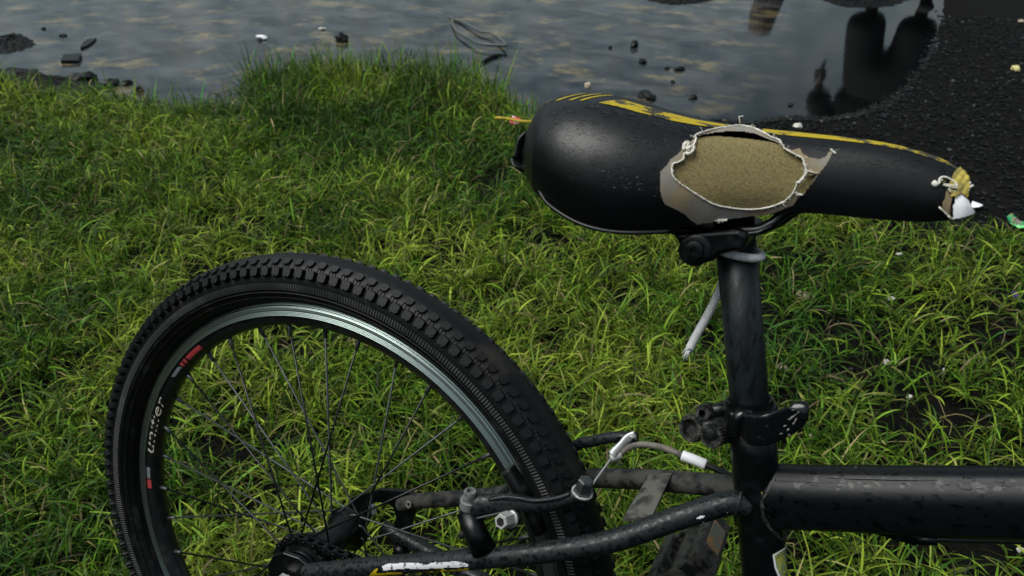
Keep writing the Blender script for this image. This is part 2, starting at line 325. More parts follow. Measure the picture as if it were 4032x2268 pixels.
def height(x_, y_):
    d = seg_dist(LAKE, x_, y_); ins = inside(LAKE, x_, y_); bump = vnoise(x_, y_, 14, 1) * .5 + vnoise(x_, y_, 33, 2) * .3 + vnoise(x_, y_, 5, 3) * .6 - .7
    d = d + (vnoise(x_, y_, 11, 5) - .5) * .05 * np.clip(1 - d / .3, 0, 1)
    z_ = np.where(ins, WATER_Z - .002 - np.minimum(.06, d * .12), WATER_Z + np.minimum(.016, d * .12))
    z_ = z_ + bump * np.where(ins, .006, .012) * np.clip(d * 6, .25, 1)
    g_ = np.hypot(x_, y_ - 3)
    return z_ + np.clip(g_ - 9, 0, None) * .004
def line(a_, b_, lo, hi, fine, coarse):
    v = list(np.arange(lo, hi, fine)); s_ = fine; q = lo
    L = []
    while q > a_: s_ = min(s_ * 1.25, coarse); q -= s_; L.append(q)
    s_ = fine; q = hi; H = []
    while q < b_: s_ = min(s_ * 1.25, coarse); q += s_; H.append(q)
    return np.array(L[::-1] + v + H)
gx, gy = line(-260, 260, -3.2, 3.0, .028, 12), line(-120, 400, -.6, 6.2, .028, 12)
X, Y = np.meshgrid(gx, gy, indexing='ij'); Z = height(X, Y)
nx, ny = X.shape; I = np.arange(nx * ny).reshape(nx, ny)
faces = np.stack([I[:-1, :-1], I[1:, :-1], I[1:, 1:], I[:-1, 1:]], -1).reshape(-1, 4)
soil = pm('wet_soil', (.0025, .0025, .0022), (.009, .008, .006), 22, .42, .66, .6, .85, bump=1, bscale=160, dist=.006, spec=.06)
ground = tag(np_mesh('ground', np.stack([X, Y, Z], -1).reshape(-1, 3), faces, soil), kind='structure')
# murky water with silt and tan mud showing through; the sky and the far bank mirror in it
mt, n, l, b = NT('puddle_water'); M['water'] = mt
t = n.new('ShaderNodeTexCoord'); mp = n.new('ShaderNodeMapping'); mp.inputs['Rotation'].default_value = (0, 0, R_(25)); mp.inputs['Scale'].default_value = (1, 1.3, 1); l.new(t.outputs['Object'], mp.inputs[0])
z1 = n.new('ShaderNodeTexNoise'); z1.inputs['Scale'].default_value = 3.3; z1.inputs['Detail'].default_value = 8; z1.inputs['Roughness'].default_value = .68; z1.inputs['Distortion'].default_value = .15; l.new(mp.outputs[0], z1.inputs['Vector'])
z2 = n.new('ShaderNodeTexNoise'); z2.inputs['Scale'].default_value = 5.0; z2.inputs['Detail'].default_value = 7; z2.inputs['Distortion'].default_value = .5; l.new(mp.outputs[0], z2.inputs['Vector'])
r1 = n.new('ShaderNodeMapRange'); r1.inputs[1].default_value = .53; r1.inputs[2].default_value = .68; l.new(z1.outputs[0], r1.inputs[0])
r2 = n.new('ShaderNodeMapRange'); r2.inputs[1].default_value = .38; r2.inputs[2].default_value = .70; l.new(z2.outputs[0], r2.inputs[0])
a = n.new('ShaderNodeMix'); a.data_type = 'RGBA'; a.inputs[6].default_value = (.003, .006, .007, 1); a.inputs[7].default_value = (.055, .062, .066, 1); l.new(r2.outputs[0], a.inputs[0])
c = n.new('ShaderNodeMix'); c.data_type = 'RGBA'; c.inputs[7].default_value = (.190, .148, .068, 1); l.new(r1.outputs[0], c.inputs[0]); l.new(a.outputs[2], c.inputs[6])
# silt film fades to near-black on the right, so the mirrored figure reads dark
sx_ = n.new('ShaderNodeSeparateXYZ'); l.new(t.outputs['Object'], sx_.inputs[0]); r3 = n.new('ShaderNodeMapRange'); XC = G(3150, 250).x; r3.inputs[1].default_value = XC - .45; r3.inputs[2].default_value = XC; l.new(sx_.outputs[0], r3.inputs[0])
d_ = n.new('ShaderNodeMix'); d_.data_type = 'RGBA'; d_.inputs[7].default_value = (.0015, .002, .002, 1); l.new(r3.outputs[0], d_.inputs[0]); l.new(c.outputs[2], d_.inputs[6]); l.new(d_.outputs[2], b.inputs['Base Color'])
b.inputs['Roughness'].default_value = .06; b.inputs['IOR'].default_value = 1.333
z3 = n.new('ShaderNodeTexNoise'); z3.inputs['Scale'].default_value = 16; z3.inputs['Detail'].default_value = 2; l.new(mp.outputs[0], z3.inputs['Vector'])
bp = n.new('ShaderNodeBump'); bp.inputs['Strength'].default_value = .012; bp.inputs['Distance'].default_value = .02; l.new(z3.outputs[0], bp.inputs['Height']); l.new(bp.outputs[0], b.inputs['Normal'])
wx, wy = np.linspace(-9, 3, 60), np.linspace(1.6, 7.6, 40)
X2, Y2 = np.meshgrid(wx, wy, indexing='ij'); I2 = np.arange(X2.size).reshape(X2.shape)
tag(np_mesh('water', np.stack([X2, Y2, np.full_like(X2, WATER_Z)], -1).reshape(-1, 3), np.stack([I2[:-1, :-1], I2[1:, :-1], I2[1:, 1:], I2[:-1, 1:]], -1).reshape(-1, 4), M['water']), kind='structure')

# ---------------------------------------------------------------- wet black gravel at the right-hand shore
def stone_base(seed, sub=1):
    bm = bmesh.new(); bmesh.ops.create_icosphere(bm, subdivisions=sub, radius=1); r = random.Random(seed)
    for v in bm.verts: v.co *= r.uniform(.72, 1.15)
    vs_ = np.array([q.co[:] for q in bm.verts]); fs = np.array([[q.index for q in f_.verts] for f_ in bm.faces]); bm.free(); return vs_, fs
def scatter_stones(name, xs, ys, rad, mat, lift=.2, tint=None):
    V, F, A, k_ = [], [], [], 0; bases = [stone_base(i) for i in range(8)]
    zz = height(xs, ys)
    for i in range(len(xs)):
        bv, bf = bases[i % 8]; an = rng.random() * 6.28; c_, s_ = math.cos(an), math.sin(an)
        q = bv * (rad[i] * np.array([rng.uniform(.8, 1.3), rng.uniform(.7, 1.1), rng.uniform(.5, .85)])); q = q @ np.array([[c_, s_, 0], [-s_, c_, 0], [0, 0, 1]])
        V.append(q + [xs[i], ys[i], zz[i] + rad[i] * lift]); F.append(bf + k_); k_ += len(bv)
        if tint is not None: A.append(np.tile(tint[i], (len(bv), 1)))
    return np_mesh(name, np.concatenate(V), np.concatenate(F), mat, np.concatenate(A) if tint is not None else None, smooth=False)
mt, n, l, b = NT('wet_gravel'); M['gravel'] = mt
at = n.new('ShaderNodeAttribute'); at.attribute_name = 'tint'; l.new(at.outputs['Color'], b.inputs['Base Color']); b.inputs['Roughness'].default_value = .36; b.inputs['Specular IOR Level'].default_value = .18
z = n.new('ShaderNodeTexNoise'); z.inputs['Scale'].default_value = 220; t = n.new('ShaderNodeTexCoord'); l.new(t.outputs['Object'], z.inputs['Vector'])
bp = n.new('ShaderNodeBump'); bp.inputs['Strength'].default_value = .4; bp.inputs['Distance'].default_value = .003; l.new(z.outputs[0], bp.inputs['Height']); l.new(bp.outputs[0], b.inputs['Normal'])
GRAVEL_POLY = [tuple(G(u, v).to_2d()) for u, v in [(2050, 450), (2330, 465), (2560, 455), (2700, 468), (2960, 468), (3110, 452), (3260, 455), (3400, 435), (3520, 395), (3600, 315), (3690, 170), (3720, -60), (4300, -120), (5200, 100), (5200, 1150), (4500, 1060), (4032, 985), (3800, 940), (3400, 900), (3000, 820), (2400, 650), (2100, 560)]]
gp = np.array(GRAVEL_POLY); N = 32000
xs = rng.uniform(gp[:, 0].min(), gp[:, 0].max(), N * 3); ys = rng.uniform(gp[:, 1].min(), gp[:, 1].max(), N * 3); ok = inside(GRAVEL_POLY, xs, ys) & (ys < 4.9); xs, ys = xs[ok][:N], ys[ok][:N]
rad = .0022 + .0085 * rng.random(len(xs)) ** 3.5
lum = .0025 + .011 * rng.random(len(xs)) ** 2 + .06 * (rng.random(len(xs)) > .975); tint = np.stack([lum * .85, lum * .97, lum * 1.03, np.ones_like(lum)], -1)
tag(scatter_stones('gravel', xs, ys, rad, M['gravel'], .25, tint), kind='stuff')
# crumbs of earth along the bank, out in the shallows and between the thin grass
N = 7500; u_ = np.r_[rng.uniform(1900, 3690, N - 3000), rng.uniform(3000, 3700, 3000)]; v_ = np.interp(u_, [q[0] for q in SHORE_PX], [q[1] for q in SHORE_PX]) + 8 - np.abs(rng.normal(0, 1, N)) * np.interp(u_, [1900, 2800, 3700], [26, 30, 46]) * (.25 + 1.9 * vnoise(u_, u_ * 0, .014, 31)) ; c_ = [G(a_, b_) for a_, b_ in zip(u_, v_)]
xs = np.array([q.x for q in c_]); ys = np.array([q.y for q in c_]); N2 = 5200
xs2 = rng.uniform(-1.6, 2.4, N2); ys2 = rng.uniform(.3, 2.6, N2); ok = inside(GRASS_POLY, xs2, ys2); xs, ys = np.r_[xs, xs2[ok]], np.r_[ys, ys2[ok]]
rad = .003 + .007 * rng.random(len(xs)) ** 2.5; lum = .002 + .006 * rng.random(len(xs)) + .08 * (rng.random(len(xs)) > .975)
tag(scatter_stones('soil_crumbs', xs, ys, rad, M['gravel'], .35, np.stack([lum, lum * .96, lum * .85, np.ones_like(lum)], -1)), kind='stuff')

# ---------------------------------------------------------------- grass
mt, n, l, b = NT('grass_blade'); M['grass'] = mt
at = n.new('ShaderNodeAttribute'); at.attribute_name = 'tint'; l.new(at.outputs['Color'], b.inputs['Base Color']); b.inputs['Roughness'].default_value = .48; b.inputs['Specular IOR Level'].default_value = .16
tr = n.new('ShaderNodeBsdfTranslucent'); l.new(at.outputs['Color'], tr.inputs['Color']); ms = n.new('ShaderNodeMixShader'); ms.inputs[0].default_value = .26
l.new(b.outputs[0], ms.inputs[1]); l.new(tr.outputs[0], ms.inputs[2]); l.new(ms.outputs[0], n['Material Output'].inputs[0])
def blades(base, az, el, ln, wd, droop, col, twist=None, K=5):
    """flat bending blades: arrays of base points, azimuths, start elevations, lengths, widths, droops, colours"""
    N = len(az); s_ = np.linspace(0, 1, K); prof = np.interp(s_, [0, .2, .55, .8, 1], [.75, 1, .9, .55, .05])
    e = el[:, None] - droop[:, None] * s_[None, :] ** 1.2; ds = ln[:, None] / (K - 1)
    hx = np.concatenate([np.zeros((N, 1)), np.cumsum(np.cos(e[:, :-1]) * ds, 1)], 1); hz = np.concatenate([np.zeros((N, 1)), np.cumsum(np.sin(e[:, :-1]) * ds, 1)], 1)
    ca, sa = np.cos(az)[:, None], np.sin(az)[:, None]
    ctr = np.stack([base[:, 0:1] + hx * ca, base[:, 1:2] + hx * sa, np.maximum(base[:, 2:3] + hz, .002)], -1)
    tw = (twist if twist is not None else np.zeros(N))[:, None]
    side = np.stack([-sa * np.cos(tw) + 0 * e, ca * np.cos(tw) + 0 * e, np.sin(tw) + 0 * e], -1)
    w_ = (wd[:, None] * prof / 2)[..., None]; V = np.stack([ctr - side * w_, ctr + side * w_], 2).reshape(N, 2 * K, 3)
    q = np.array([[2 * i, 2 * i + 1, 2 * i + 3, 2 * i + 2] for i in range(K - 1)])
    F = (q[None] + (np.arange(N) * 2 * K)[:, None, None]).reshape(-1, 4)
    return V.reshape(-1, 3), F, np.repeat(np.concatenate([col, np.ones((N, 1))], 1), 2 * K, 0)
PAL = np.array([[.370, .460, .052], [.225, .350, .028], [.098, .225, .014], [.034, .105, .011], [.36, .34, .11], [.34, .27, .14]])
gpol = np.array(GRASS_POLY); NS = 57000
sx = rng.uniform(-3.0, 2.7, NS * 2); sy = rng.uniform(-.3, 3.4, NS * 2)
# keep to what the picture and a step to the side of it can see
o_ = CAM_W.translation; vx, vy = (ROOT.to_3x3() @ VIEW).to_2d().normalized(); rx, ry = vy, -vx
fwd = (sx - o_.x) * vx + (sy - o_.y) * vy; lat = (sx - o_.x) * rx + (sy - o_.y) * ry
ok = inside(GRASS_POLY, sx, sy) & (np.abs(lat) < .45 + .78 * fwd) & (fwd > .35)
# thin it: bare earth to the right, little gaps everywhere
bare = np.zeros(len(sx))
for u, v, r in [(3080, 1080, .20), (3350, 1380, .24), (3900, 1400, .30), (3720, 1620, .20), (3780, 1060, .22), (3980, 1250, .3), (2230, 1560, .07), (760, 1190, .10), (900, 900, .12), (3950, 2230, .16), (3650, 2200, .12), (620, 420, .12), (250, 1030, .06), (1780, 930, .10), (3160, 1620, .12)]:
    g_ = G(u, v); bare = np.maximum(bare, np.clip(1.25 - np.hypot(sx - g_.x, (sy - g_.y)) / r, 0, 1))
dens = np.clip(-.40 + 1.30 * vnoise(sx, sy, 10, 11) + .75 * vnoise(sx, sy, 24, 12), 0, 1) * (1 - .72 * bare)
dens *= np.where(lat > .45, .9, 1)
ok &= rng.random(len(sx)) < dens; sx, sy, fwd, lat = sx[ok][:NS], sy[ok][:NS], fwd[ok][:NS], lat[ok][:NS]
NS = len(sx); edge = seg_dist(LAKE, sx, sy)
t0, t1 = G(940, 330).to_2d(), G(1960, 330).to_2d(); onpen = np.clip(1.35 - np.hypot(sx - (t0.x + t1.x) / 2, (sy - (t0.y + t1.y) / 2) * 1.2) / .62, 0, 1)
tall = 1 + 1.2 * onpen + .35 * np.clip((fwd - 1.6) / 1.2, 0, 1) * (lat < .3) + .9 * (vnoise(sx, sy, 5, 21) - .5)
hue = np.clip(vnoise(sx, sy, 3.2, 8) * 1.1 + .25 * rng.normal(0, 1, NS) - .12 + .30 * np.clip((fwd - 1.7) / 1., 0, 1), 0, 1)      # 0 yellow lime .. 1 deep green
V, F, A, k_ = [], [], [], 0
zz = height(sx, sy); saz = rng.uniform(0, 2 * math.pi, NS); sel = np.clip(rng.normal(1.0, .35, NS) + .25 * onpen, .35, 1.5); sln = rng.uniform(.014, .066, NS) * tall
NL = 5
for j in range(NL):
    fr = (j + .5) / NL; m_ = rng.random(NS) < (1 if j < 4 else .6)
    base = np.stack([sx + np.cos(saz) * np.cos(sel) * sln * fr, sy + np.sin(saz) * np.cos(sel) * sln * fr, zz - .003 + np.sin(sel) * sln * fr], -1)[m_]
    Nn = m_.sum(); az = (saz + math.pi * (j % 2) + rng.normal(0, .9, NS))[m_]; el = np.clip(rng.normal(.75, .35, NS) + .35 * onpen, .1, 1.5)[m_]
    ln = (rng.uniform(.032, .104, NS) * (.75 + .25 * tall) * np.where(j == NL - 1, .8, 1))[m_]; wd = rng.uniform(.0020, .0045, NS)[m_]
    dr = np.clip(rng.normal(1.35, .6, NS) - .45 * onpen, .05, 2.4)[m_]
    h_ = hue[m_] + rng.normal(0, .13, Nn); col = np.stack([np.interp(h_, [0, .33, .66, 1], PAL[:4, c_]) for c_ in range(3)], -1)
    dead = rng.random(Nn); col[dead > .93] = PAL[4]; col[dead > .975] = PAL[5]; col *= np.clip(rng.lognormal(-.62, .64, (Nn, 1)), .10, 1.4)
    a_, b_, c_ = blades(base, az, el, ln, wd, dr, col, rng.normal(0, .5, Nn)); V.append(a_); F.append(b_ + k_); A.append(c_); k_ += len(a_)
# the short stems that carry the leaves
col = np.tile(np.array([.10, .13, .03]), (NS, 1)) * rng.uniform(.6, 1.3, (NS, 1))
a_, b_, c_ = blades(np.stack([sx, sy, zz - .004], -1), saz, sel, sln, np.full(NS, .0017), np.zeros(NS), col, K=3); V.append(a_); F.append(b_ + k_); A.append(c_); k_ += len(a_)
tag(np_mesh('grass', np.concatenate(V), np.concatenate(F), M['grass'], np.concatenate(A)), kind='stuff')
# pale runners creeping over the turf, and reedy single leaves standing in the water's edge
V, F, A, k_ = [], [], [], 0; RV, RF, RA, rk = [], [], [], 0
pick = rng.choice(NS, 900)
for i in pick:
    x_, y_, an = sx[i], sy[i], rng.uniform(0, 6.28); pts = []
    for s_ in range(rng.integers(4, 9)):
        pts.append((x_, y_, max(.004, float(height(np.array([x_]), np.array([y_]))[0])) + .012 + .028 * rng.random())); x_ += .026 * math.cos(an); y_ += .026 * math.sin(an); an += rng.normal(0, .35)
    tv, tf = tube(catmull(pts, 2), random.uniform(.0007, .0013), 5, cap=False); tv = np.array([q[:] for q in tv]); col = [np.array([.20, .22, .05]), np.array([.28, .24, .10]), np.array([.10, .16, .03])][rng.integers(0, 3)] * rng.uniform(.7, 1.1)
    V.append(tv); F.append(np.array(tf) + k_); A.append(np.tile([*col, 1], (len(tv), 1))); k_ += len(tv)
tag(np_mesh('grass_runners', np.concatenate(V), np.concatenate(F), M['grass'], np.concatenate(A)), kind='stuff')
eu = np.r_[rng.uniform(150, 950, 150), rng.uniform(960, 1990, 420), rng.uniform(1980, 2150, 60)]
ev = np.array([np.interp(u, [q[0] for q in SHORE_PX], [q[1] for q in SHORE_PX]) for u in eu]) + rng.normal(4, 9, len(eu)); g_ = [G(a_, b_) for a_, b_ in zip(eu, ev)]
Nn = len(g_); reed = (eu > 960) & (eu < 1990); base = np.array([[q.x, q.y, WATER_Z - .004] for q in g_])
ln = np.where(reed, rng.uniform(.08, .24, Nn), rng.uniform(.05, .15, Nn)); col = np.stack([np.interp(rng.uniform(.3, 1, Nn), [0, .33, .66, 1], PAL[:4, c_]) for c_ in range(3)], -1) * rng.uniform(.6, 1.2, (Nn, 1))
a_, b_, c_ = blades(base, rng.uniform(0, 6.28, Nn), rng.uniform(1.0, 1.5, Nn), ln, rng.uniform(.003, .006, Nn), rng.uniform(0, .9, Nn), col)
tag(np_mesh('bank_grass', a_, b_, M['grass'], c_), kind='stuff')
# ================================================================== THE BICYCLE
bike = empty('bicycle'); bike.matrix_world = ROOT
tag(bike, 'wet black bicycle with torn saddle leaning on the grass', 'bicycle')
M['worn_steel'] = pm('worn_bolt_steel', (.20, .21, .21), (.07, .065, .055), 140, .46, .64, .5, .7, metal=.3, bump=.2)
M['print'] = pm('scuffed_white_print', (.62, .63, .66), (.10, .10, .10), 110, .56, .62, .5)
AX = Vector((0, 0, .335)); YA = Vector((0, 1, 0))
SA = Vector((-.28557, 0, .95836)); SO = Vector((.40010, 0, .65398))         # seat tube axis
def seat(z): return SO + SA * ((z - SO.z) / SA.z)
BB = seat(.31)
RM, RN = .309, .0265                                                         # tyre circle and section radius
def wheel_pt(r, an, y): return Vector((r * math.cos(an), y, .335 + r * math.sin(an)))
def ring(prof, n_=160, x0=0., closed=True):                                  # (y, r) section spun round the axle
    v, f = [], []
    for y, r in prof:
        for k_ in range(n_): v.append(wheel_pt(r, 2 * math.pi * k_ / n_, y) + Vector((x0, 0, 0)))
    N = len(prof)
    for i in range(N if closed else N - 1):
        j = (i + 1) % N
        for k_ in range(n_): f.append((i * n_ + k_, j * n_ + k_, j * n_ + (k_ + 1) % n_, i * n_ + (k_ + 1) % n_))
    return v, f
TYRE = [(-math.sin(q) * RN * (1.0 if abs(q) < 2.2 else .9), RM + math.cos(q) * RN) for q in np.linspace(-2.62, 2.62, 36)]
tyre = mk('tyre', ring(TYRE, 200), M['tread'], bike); tyre['label'] = 'black knobbly rear tyre with a worn smooth middle'
# moulded lines on the side wall
for q, rr in ((1.93, .0008), (2.18, .0006)):
    c_ = (-math.sin(q) * RN, RM + math.cos(q) * RN); mk('bead_line', ring([(c_[0] + rr * math.cos(s_) * .9 - .0002, c_[1] + rr * math.sin(s_)) for s_ in np.linspace(0, 6.283, 7)[:-1]], 160), M['rubber'], tyre)
mk('ribbed_band', ring([(-math.sin(q) * (RN + .0004), RM + math.cos(q) * (RN + .0004)) for q in np.linspace(1.52, 1.80, 5)], 220, closed=False), M['rib'], tyre)
mk('sidewall', ring([(-math.sin(q) * (RN * .985 + .0004), RM + math.cos(q) * (RN * .985 + .0004)) for q in np.linspace(1.84, 2.5, 7)], 160, closed=False), M['rubber'], tyre)
# tread knobs: two rows on each shoulder, those of the upper arc as single pieces
def knob_mesh(poly, h):
    bm_v = [Vector((a_, b_, -.002)) for a_, b_ in poly] + [Vector((a_ * .84, b_ * .84, h)) for a_, b_ in poly]; k_ = len(poly)
    f = [tuple(range(k_, 2 * k_))] + [(i, (i + 1) % k_, k_ + (i + 1) % k_, k_ + i) for i in range(k_)]
    return [q * 1.14 for q in bm_v], f
K_OUT = knob_mesh([(-.0046, -.0042), (-.0018, -.0050), (.0020, -.0050), (.0046, -.0042), (.0048, .0022), (.0022, .0050), (0, .0038), (-.0024, .0050), (-.0048, .0022)], .0042)
K_IN = knob_mesh([(-.0046, -.0030), (-.0010, -.0042), (.0030, -.0040), (.0050, -.0008), (.0030, .0034), (-.0012, .0042), (-.0040, .0024)], .0021)
NK = 142; first = {}; rest = ([], [])
for row, (q0, kv, dphi) in enumerate(((1.12, K_OUT, 0), (.66, K_IN, .5), (-.66, K_IN, 0), (-1.12, K_OUT, .5))):
    for i in range(NK):
        an = 2 * math.pi * (i + dphi) / NK; nn = Vector((math.cos(an) * math.cos(q0), -math.sin(q0), math.sin(an) * math.cos(q0))); tt = Vector((-math.sin(an), 0, math.cos(an))); ww = nn.cross(tt)
        o_ = wheel_pt(RM + math.cos(q0) * RN, an, -math.sin(q0) * RN); mtx = Matrix((tt, ww if q0 > 0 else -ww, nn)).transposed().to_4x4(); mtx.translation = o_
        dg = math.degrees(an) % 360
        if row < 2 and (dg < 195 or dg > 345):
            key = 'a' if row == 0 else 'b'
            if key not in first:
                ob = mk('tread_knob', kv, M['tread'] if row else M['rubber'], tyre, smooth=False); first[key] = ob
            else:
                ob = first[key].copy(); COL.objects.link(ob)
            ob.matrix_local = mtx
        else:
            k_ = len(rest[0]); rest[0].extend([mtx @ q for q in kv[0]]); rest[1].extend([tuple(i_ + k_ for i_ in q) for q in kv[1]])
tag(mk('tread_knobs_out_of_sight', rest, M['rubber'], tyre, smooth=False), kind='stuff')
# fine moulded ridges between the shoulder knobs
rv, rf = [], []
for i in range(NK):
    for d in (-.28, 0, .28):
        an = 2 * math.pi * (i + .5 + d * .9) / NK
        if 195 < math.degrees(an) % 360 < 345: continue
        pts = [wheel_pt(RM + math.cos(q) * (RN + .0003), an, -math.sin(q) * (RN + .0003)) for q in (.80, .92, 1.04)]
        a_, b_ = tube(pts, .0005, 4); rf += [tuple(j + len(rv) for j in q) for q in b_]; rv += a_
tag(mk('tread_ridges', (rv, rf), M['rubber'], tyre), kind='stuff')
# rim with a machined brake track
rim = mk('rim', ring([(-.0115, .2715), (-.0105, .2655), (-.0070, .2605), (0, .2585), (.0070, .2605), (.0105, .2655), (.0115, .2715), (.0118, .283), (.010, .2835), (-.010, .2835), (-.0118, .283)], 180), M['rim'], bike, auto=40)
for sg in (-1, 1):
    mk('brake_track', ring([(sg * .0112, .2714), (sg * .0134, .2717), (sg * .0136, .2721), (sg * .0118, .2768), (sg * .0125, .2774), (sg * .0120, .2800), (sg * .0126, .2806), (sg * .0100, .2858), (sg * .0090, .2850), (sg * .0095, .2714)], 220), M['alloy'], rim, auto=24)
def wall(an, s_):                      # on the black wall of the rim, s_ 0..1 from the brake track inwards
    r = .2712 - s_ * .0105; y = -float(np.interp(r, [.2585, .2605, .2655, .2715], [0, .0070, .0105, .0115])) - .0004; return wheel_pt(r + .0002, an, y)
def wall_strip(name, a0, a1, s0, s1, mat, n_=12, skew=0.):
    v, f = [], []
    for i in range(n_ + 1):
        for k_ in range(5): s_ = s0 + (s1 - s0) * k_ / 4; v.append(wall(R_(a0 + (a1 - a0) * i / n_ + skew * (k_ / 4)), s_))
    for i in range(n_):
        for k_ in range(4): f.append((i * 5 + k_, (i + 1) * 5 + k_, (i + 1) * 5 + k_ + 1, i * 5 + k_ + 1))
    return mk(name, (v, f), mat, rim)
wall_strip('red_rim_print', 133.0, 139.2, .16, .72, M['red'], skew=-.4); wall_strip('red_rim_print', 139.7, 140.6, .16, .72, M['red']); wall_strip('red_rim_print', 141.2, 142.2, .16, .70, M['red'])
wall_strip('grey_rim_print', 143.4, 147.5, .22, .62, M['grey'], skew=-1.0); wall_strip('grey_rim_print', 178.2, 181.6, .10, .55, M['grey']); wall_strip('red_rim_print', 182.0, 184.6, .12, .62, M['red'])
text('rim_lettering', 'unifier', M['letter'], rim, lambda x_, y_: wall(R_(165.0) - x_ * 2.25 / .268, .40 - y_ / .0105), size=.0150, shear=.25)
# hub
HN, HF = -.024, .034
hub = mk('hub', lathe([(-.05, .012), (HN - .004, .015), (HN - .003, .028), (HN + .001, .028), (HN + .003, .019), (HN + .012, .016), (.02, .017), (HF - .004, .020), (HF - .001, .027), (HF + .003, .027), (HF + .004, .014), (.055, .010), (.062, .008)], AX, YA, 32), M['paint'], bike, auto=40)
mk('axle', cyl(AX + YA * -.088, AX + YA * .088, .0048, 12), M['steel'], hub)
for y in (-.081, .073): mk('axle_nut', cyl(AX + YA * y, AX + YA * (y + .009), .0092, 6), M['steel'], hub, smooth=False)
# spokes, three-cross
for i in range(36):
    an = R_(4.8 + 10 * i); near = (i % 2 == 0); j = i // 2; y_f = HN - .001 if near else HF + .001
    off_ = R_(64 if (j % 2 == 0) else -64); h_ = wheel_pt(.0235, an + off_, y_f + (.0022 if j % 2 else -.0022)); p_ = wheel_pt(.2592, an, -.0016 if near else .0016)
    d = (h_ - p_).normalized()
    spk = mk('spoke', tube([p_ + d * .008, h_ - d * .004, h_ + Vector((0, .003 if y_f < 0 else -.003, 0))], .00115, 7), M['greysteel'] if not near else M['paint'], bike)
    mk('nipple', tube([p_ - d * .003, p_ + d * .006, p_ + d * .012, p_ + d * .0125], [.0024, .0024, .0019, .0012], 8), M['greysteel'], spk)
# sprocket and chain
SY = -.045
spr = mk('sprocket', lathe([(-.001, .014), (-.001, .0315), (.001, .0315), (.001, .014)], AX + YA * SY, YA, 36, teeth=18, td=.0035), M['plastic'], bike, smooth=False)
mk('lock_ring', lathe([(-.006, .010), (-.006, .021), (-.003, .0225), (-.001, .0225)], AX + YA * SY, YA, 30), M['paint'], spr, auto=40)
mk('spoke_guard', lathe([(.008, .012), (.009, .024), (.010, .025), (.011, .012)], AX + YA * SY, YA, 36), M['plastic'], spr, auto=40)
chain = empty('chain', parent=bike)
RS, RC, C2 = .0335, .078, Vector((BB.x, SY, BB.z)); C1 = AX + YA * SY
dv = C2 - C1; L_ = dv.length; base_an = math.atan2(dv.z, dv.x); ca_ = math.acos((RS - RC) / L_)
path = [C1 + Vector((math.cos(q), 0, math.sin(q))) * RS for q in np.linspace(base_an + 2 * math.pi - ca_, base_an + ca_, 60)]
path += [C2 + Vector((math.cos(q), 0, math.sin(q))) * RC for q in np.linspace(base_an + ca_, base_an - ca_, 60)] + [path[0]]
cum = np.concatenate([[0], np.cumsum([(path[i + 1] - path[i]).length for i in range(len(path) - 1)])]); nl = int(cum[-1] / .0127 / 2) * 2; pitch = cum[-1] / nl
def along(s_):
    s_ %= cum[-1]; i = min(int(np.searchsorted(cum, s_, 'right')) - 1, len(path) - 2); return path[i].lerp(path[i + 1], (s_ - cum[i]) / max(cum[i + 1] - cum[i], 1e-9))
def plate(y0, y1, hh):                 # waisted side plate, centre at the link's middle
    pts = []
    for sg in (1, -1):
        for q in np.linspace(-1, 1, 9): pts.append((sg * q * (pitch / 2 + .0038) * 1.0, sg * hh * (1 - .32 * (1 - min(1, abs(q) * 1.55) ** 2)) * math.sqrt(max(.02, 1 - max(0, abs(q) - .62) ** 2 / .1444))))
    return prism([Vector((a_, y0, b_)) for a_, b_ in pts], (0, y1 - y0, 0))
outer_v = join(plate(-.0048, -.0036, .0043), plate(.0036, .0048, .0043), cyl((pitch / 2, -.0054, 0), (pitch / 2, .0054, 0), .0017, 8, .0003), cyl((-pitch / 2, -.0054, 0), (-pitch / 2, .0054, 0), .0017, 8, .0003))
inner_v = join(plate(-.0034, -.0023, .0043), plate(.0023, .0034, .0043), cyl((pitch / 2, -.0023, 0), (pitch / 2, .0023, 0), .0039, 12, .0002), cyl((-pitch / 2, -.0023, 0), (-pitch / 2, .0023, 0), .0039, 12, .0002))
proto = {}
for i in range(nl):
    a_, b_ = along(i * pitch), along((i + 1) * pitch); t_ = (b_ - a_).normalized(); key = i % 2
    if key not in proto: proto[key] = ob = mk('chain_link', (outer_v, inner_v)[key], M['paint'], chain, auto=35)
    else: ob = proto[key].copy(); COL.objects.link(ob)
    mtx = Matrix((t_, YA, t_.cross(YA))).transposed().to_4x4(); mtx.translation = (a_ + b_) / 2; ob.matrix_local = mtx
ring_ = mk('chainring', lathe([(-.0015, .030), (-.0015, .077), (.0015, .077), (.0015, .030)], C2, YA, 76, teeth=38, td=.004), M['plastic'], bike, smooth=False)

# ---------------------------------------------------------------- frame
seat_tube = mk('seat_tube', tube([BB - SA * .01, seat(.45), seat(.52), seat(.60), seat(.627)], [.0185, .0185, .0188, .0188, .0186], 40), M['paint'], bike)
mk('bottom_bracket', cyl(BB - YA * .036, BB + YA * .036, .022, 24, .001), M['paint'], bike)
TD = (P(4032, 1975) - P(3080, 1950)).normalized(); T0 = P(3080, 1950)
tt_pts = [seat(.562) + TD * .006, T0 - TD * .012, T0, T0 + TD * .03, T0 + TD * .1, T0 + TD * .3, T0 + TD * .60]
half = [(0, 1), (.34, .975), (.56, .86), (.63, .765), (.665, .735), (.72, .705), (.92, .42), (.985, .26), (1, .08), (1, -.45), (.90, -.78), (.66, -.95), (.3, -1)]
SEC = [(-a_, b_) for a_, b_ in half] + [(0, -1.01)] + [(a_, b_) for a_, b_ in half[::-1]][:-1]
tt_pts = [tt_pts[0]] + catmull(tt_pts[1:], 4); nn_ = len(tt_pts); tl_ = np.array([(q - T0).dot(TD) for q in tt_pts])
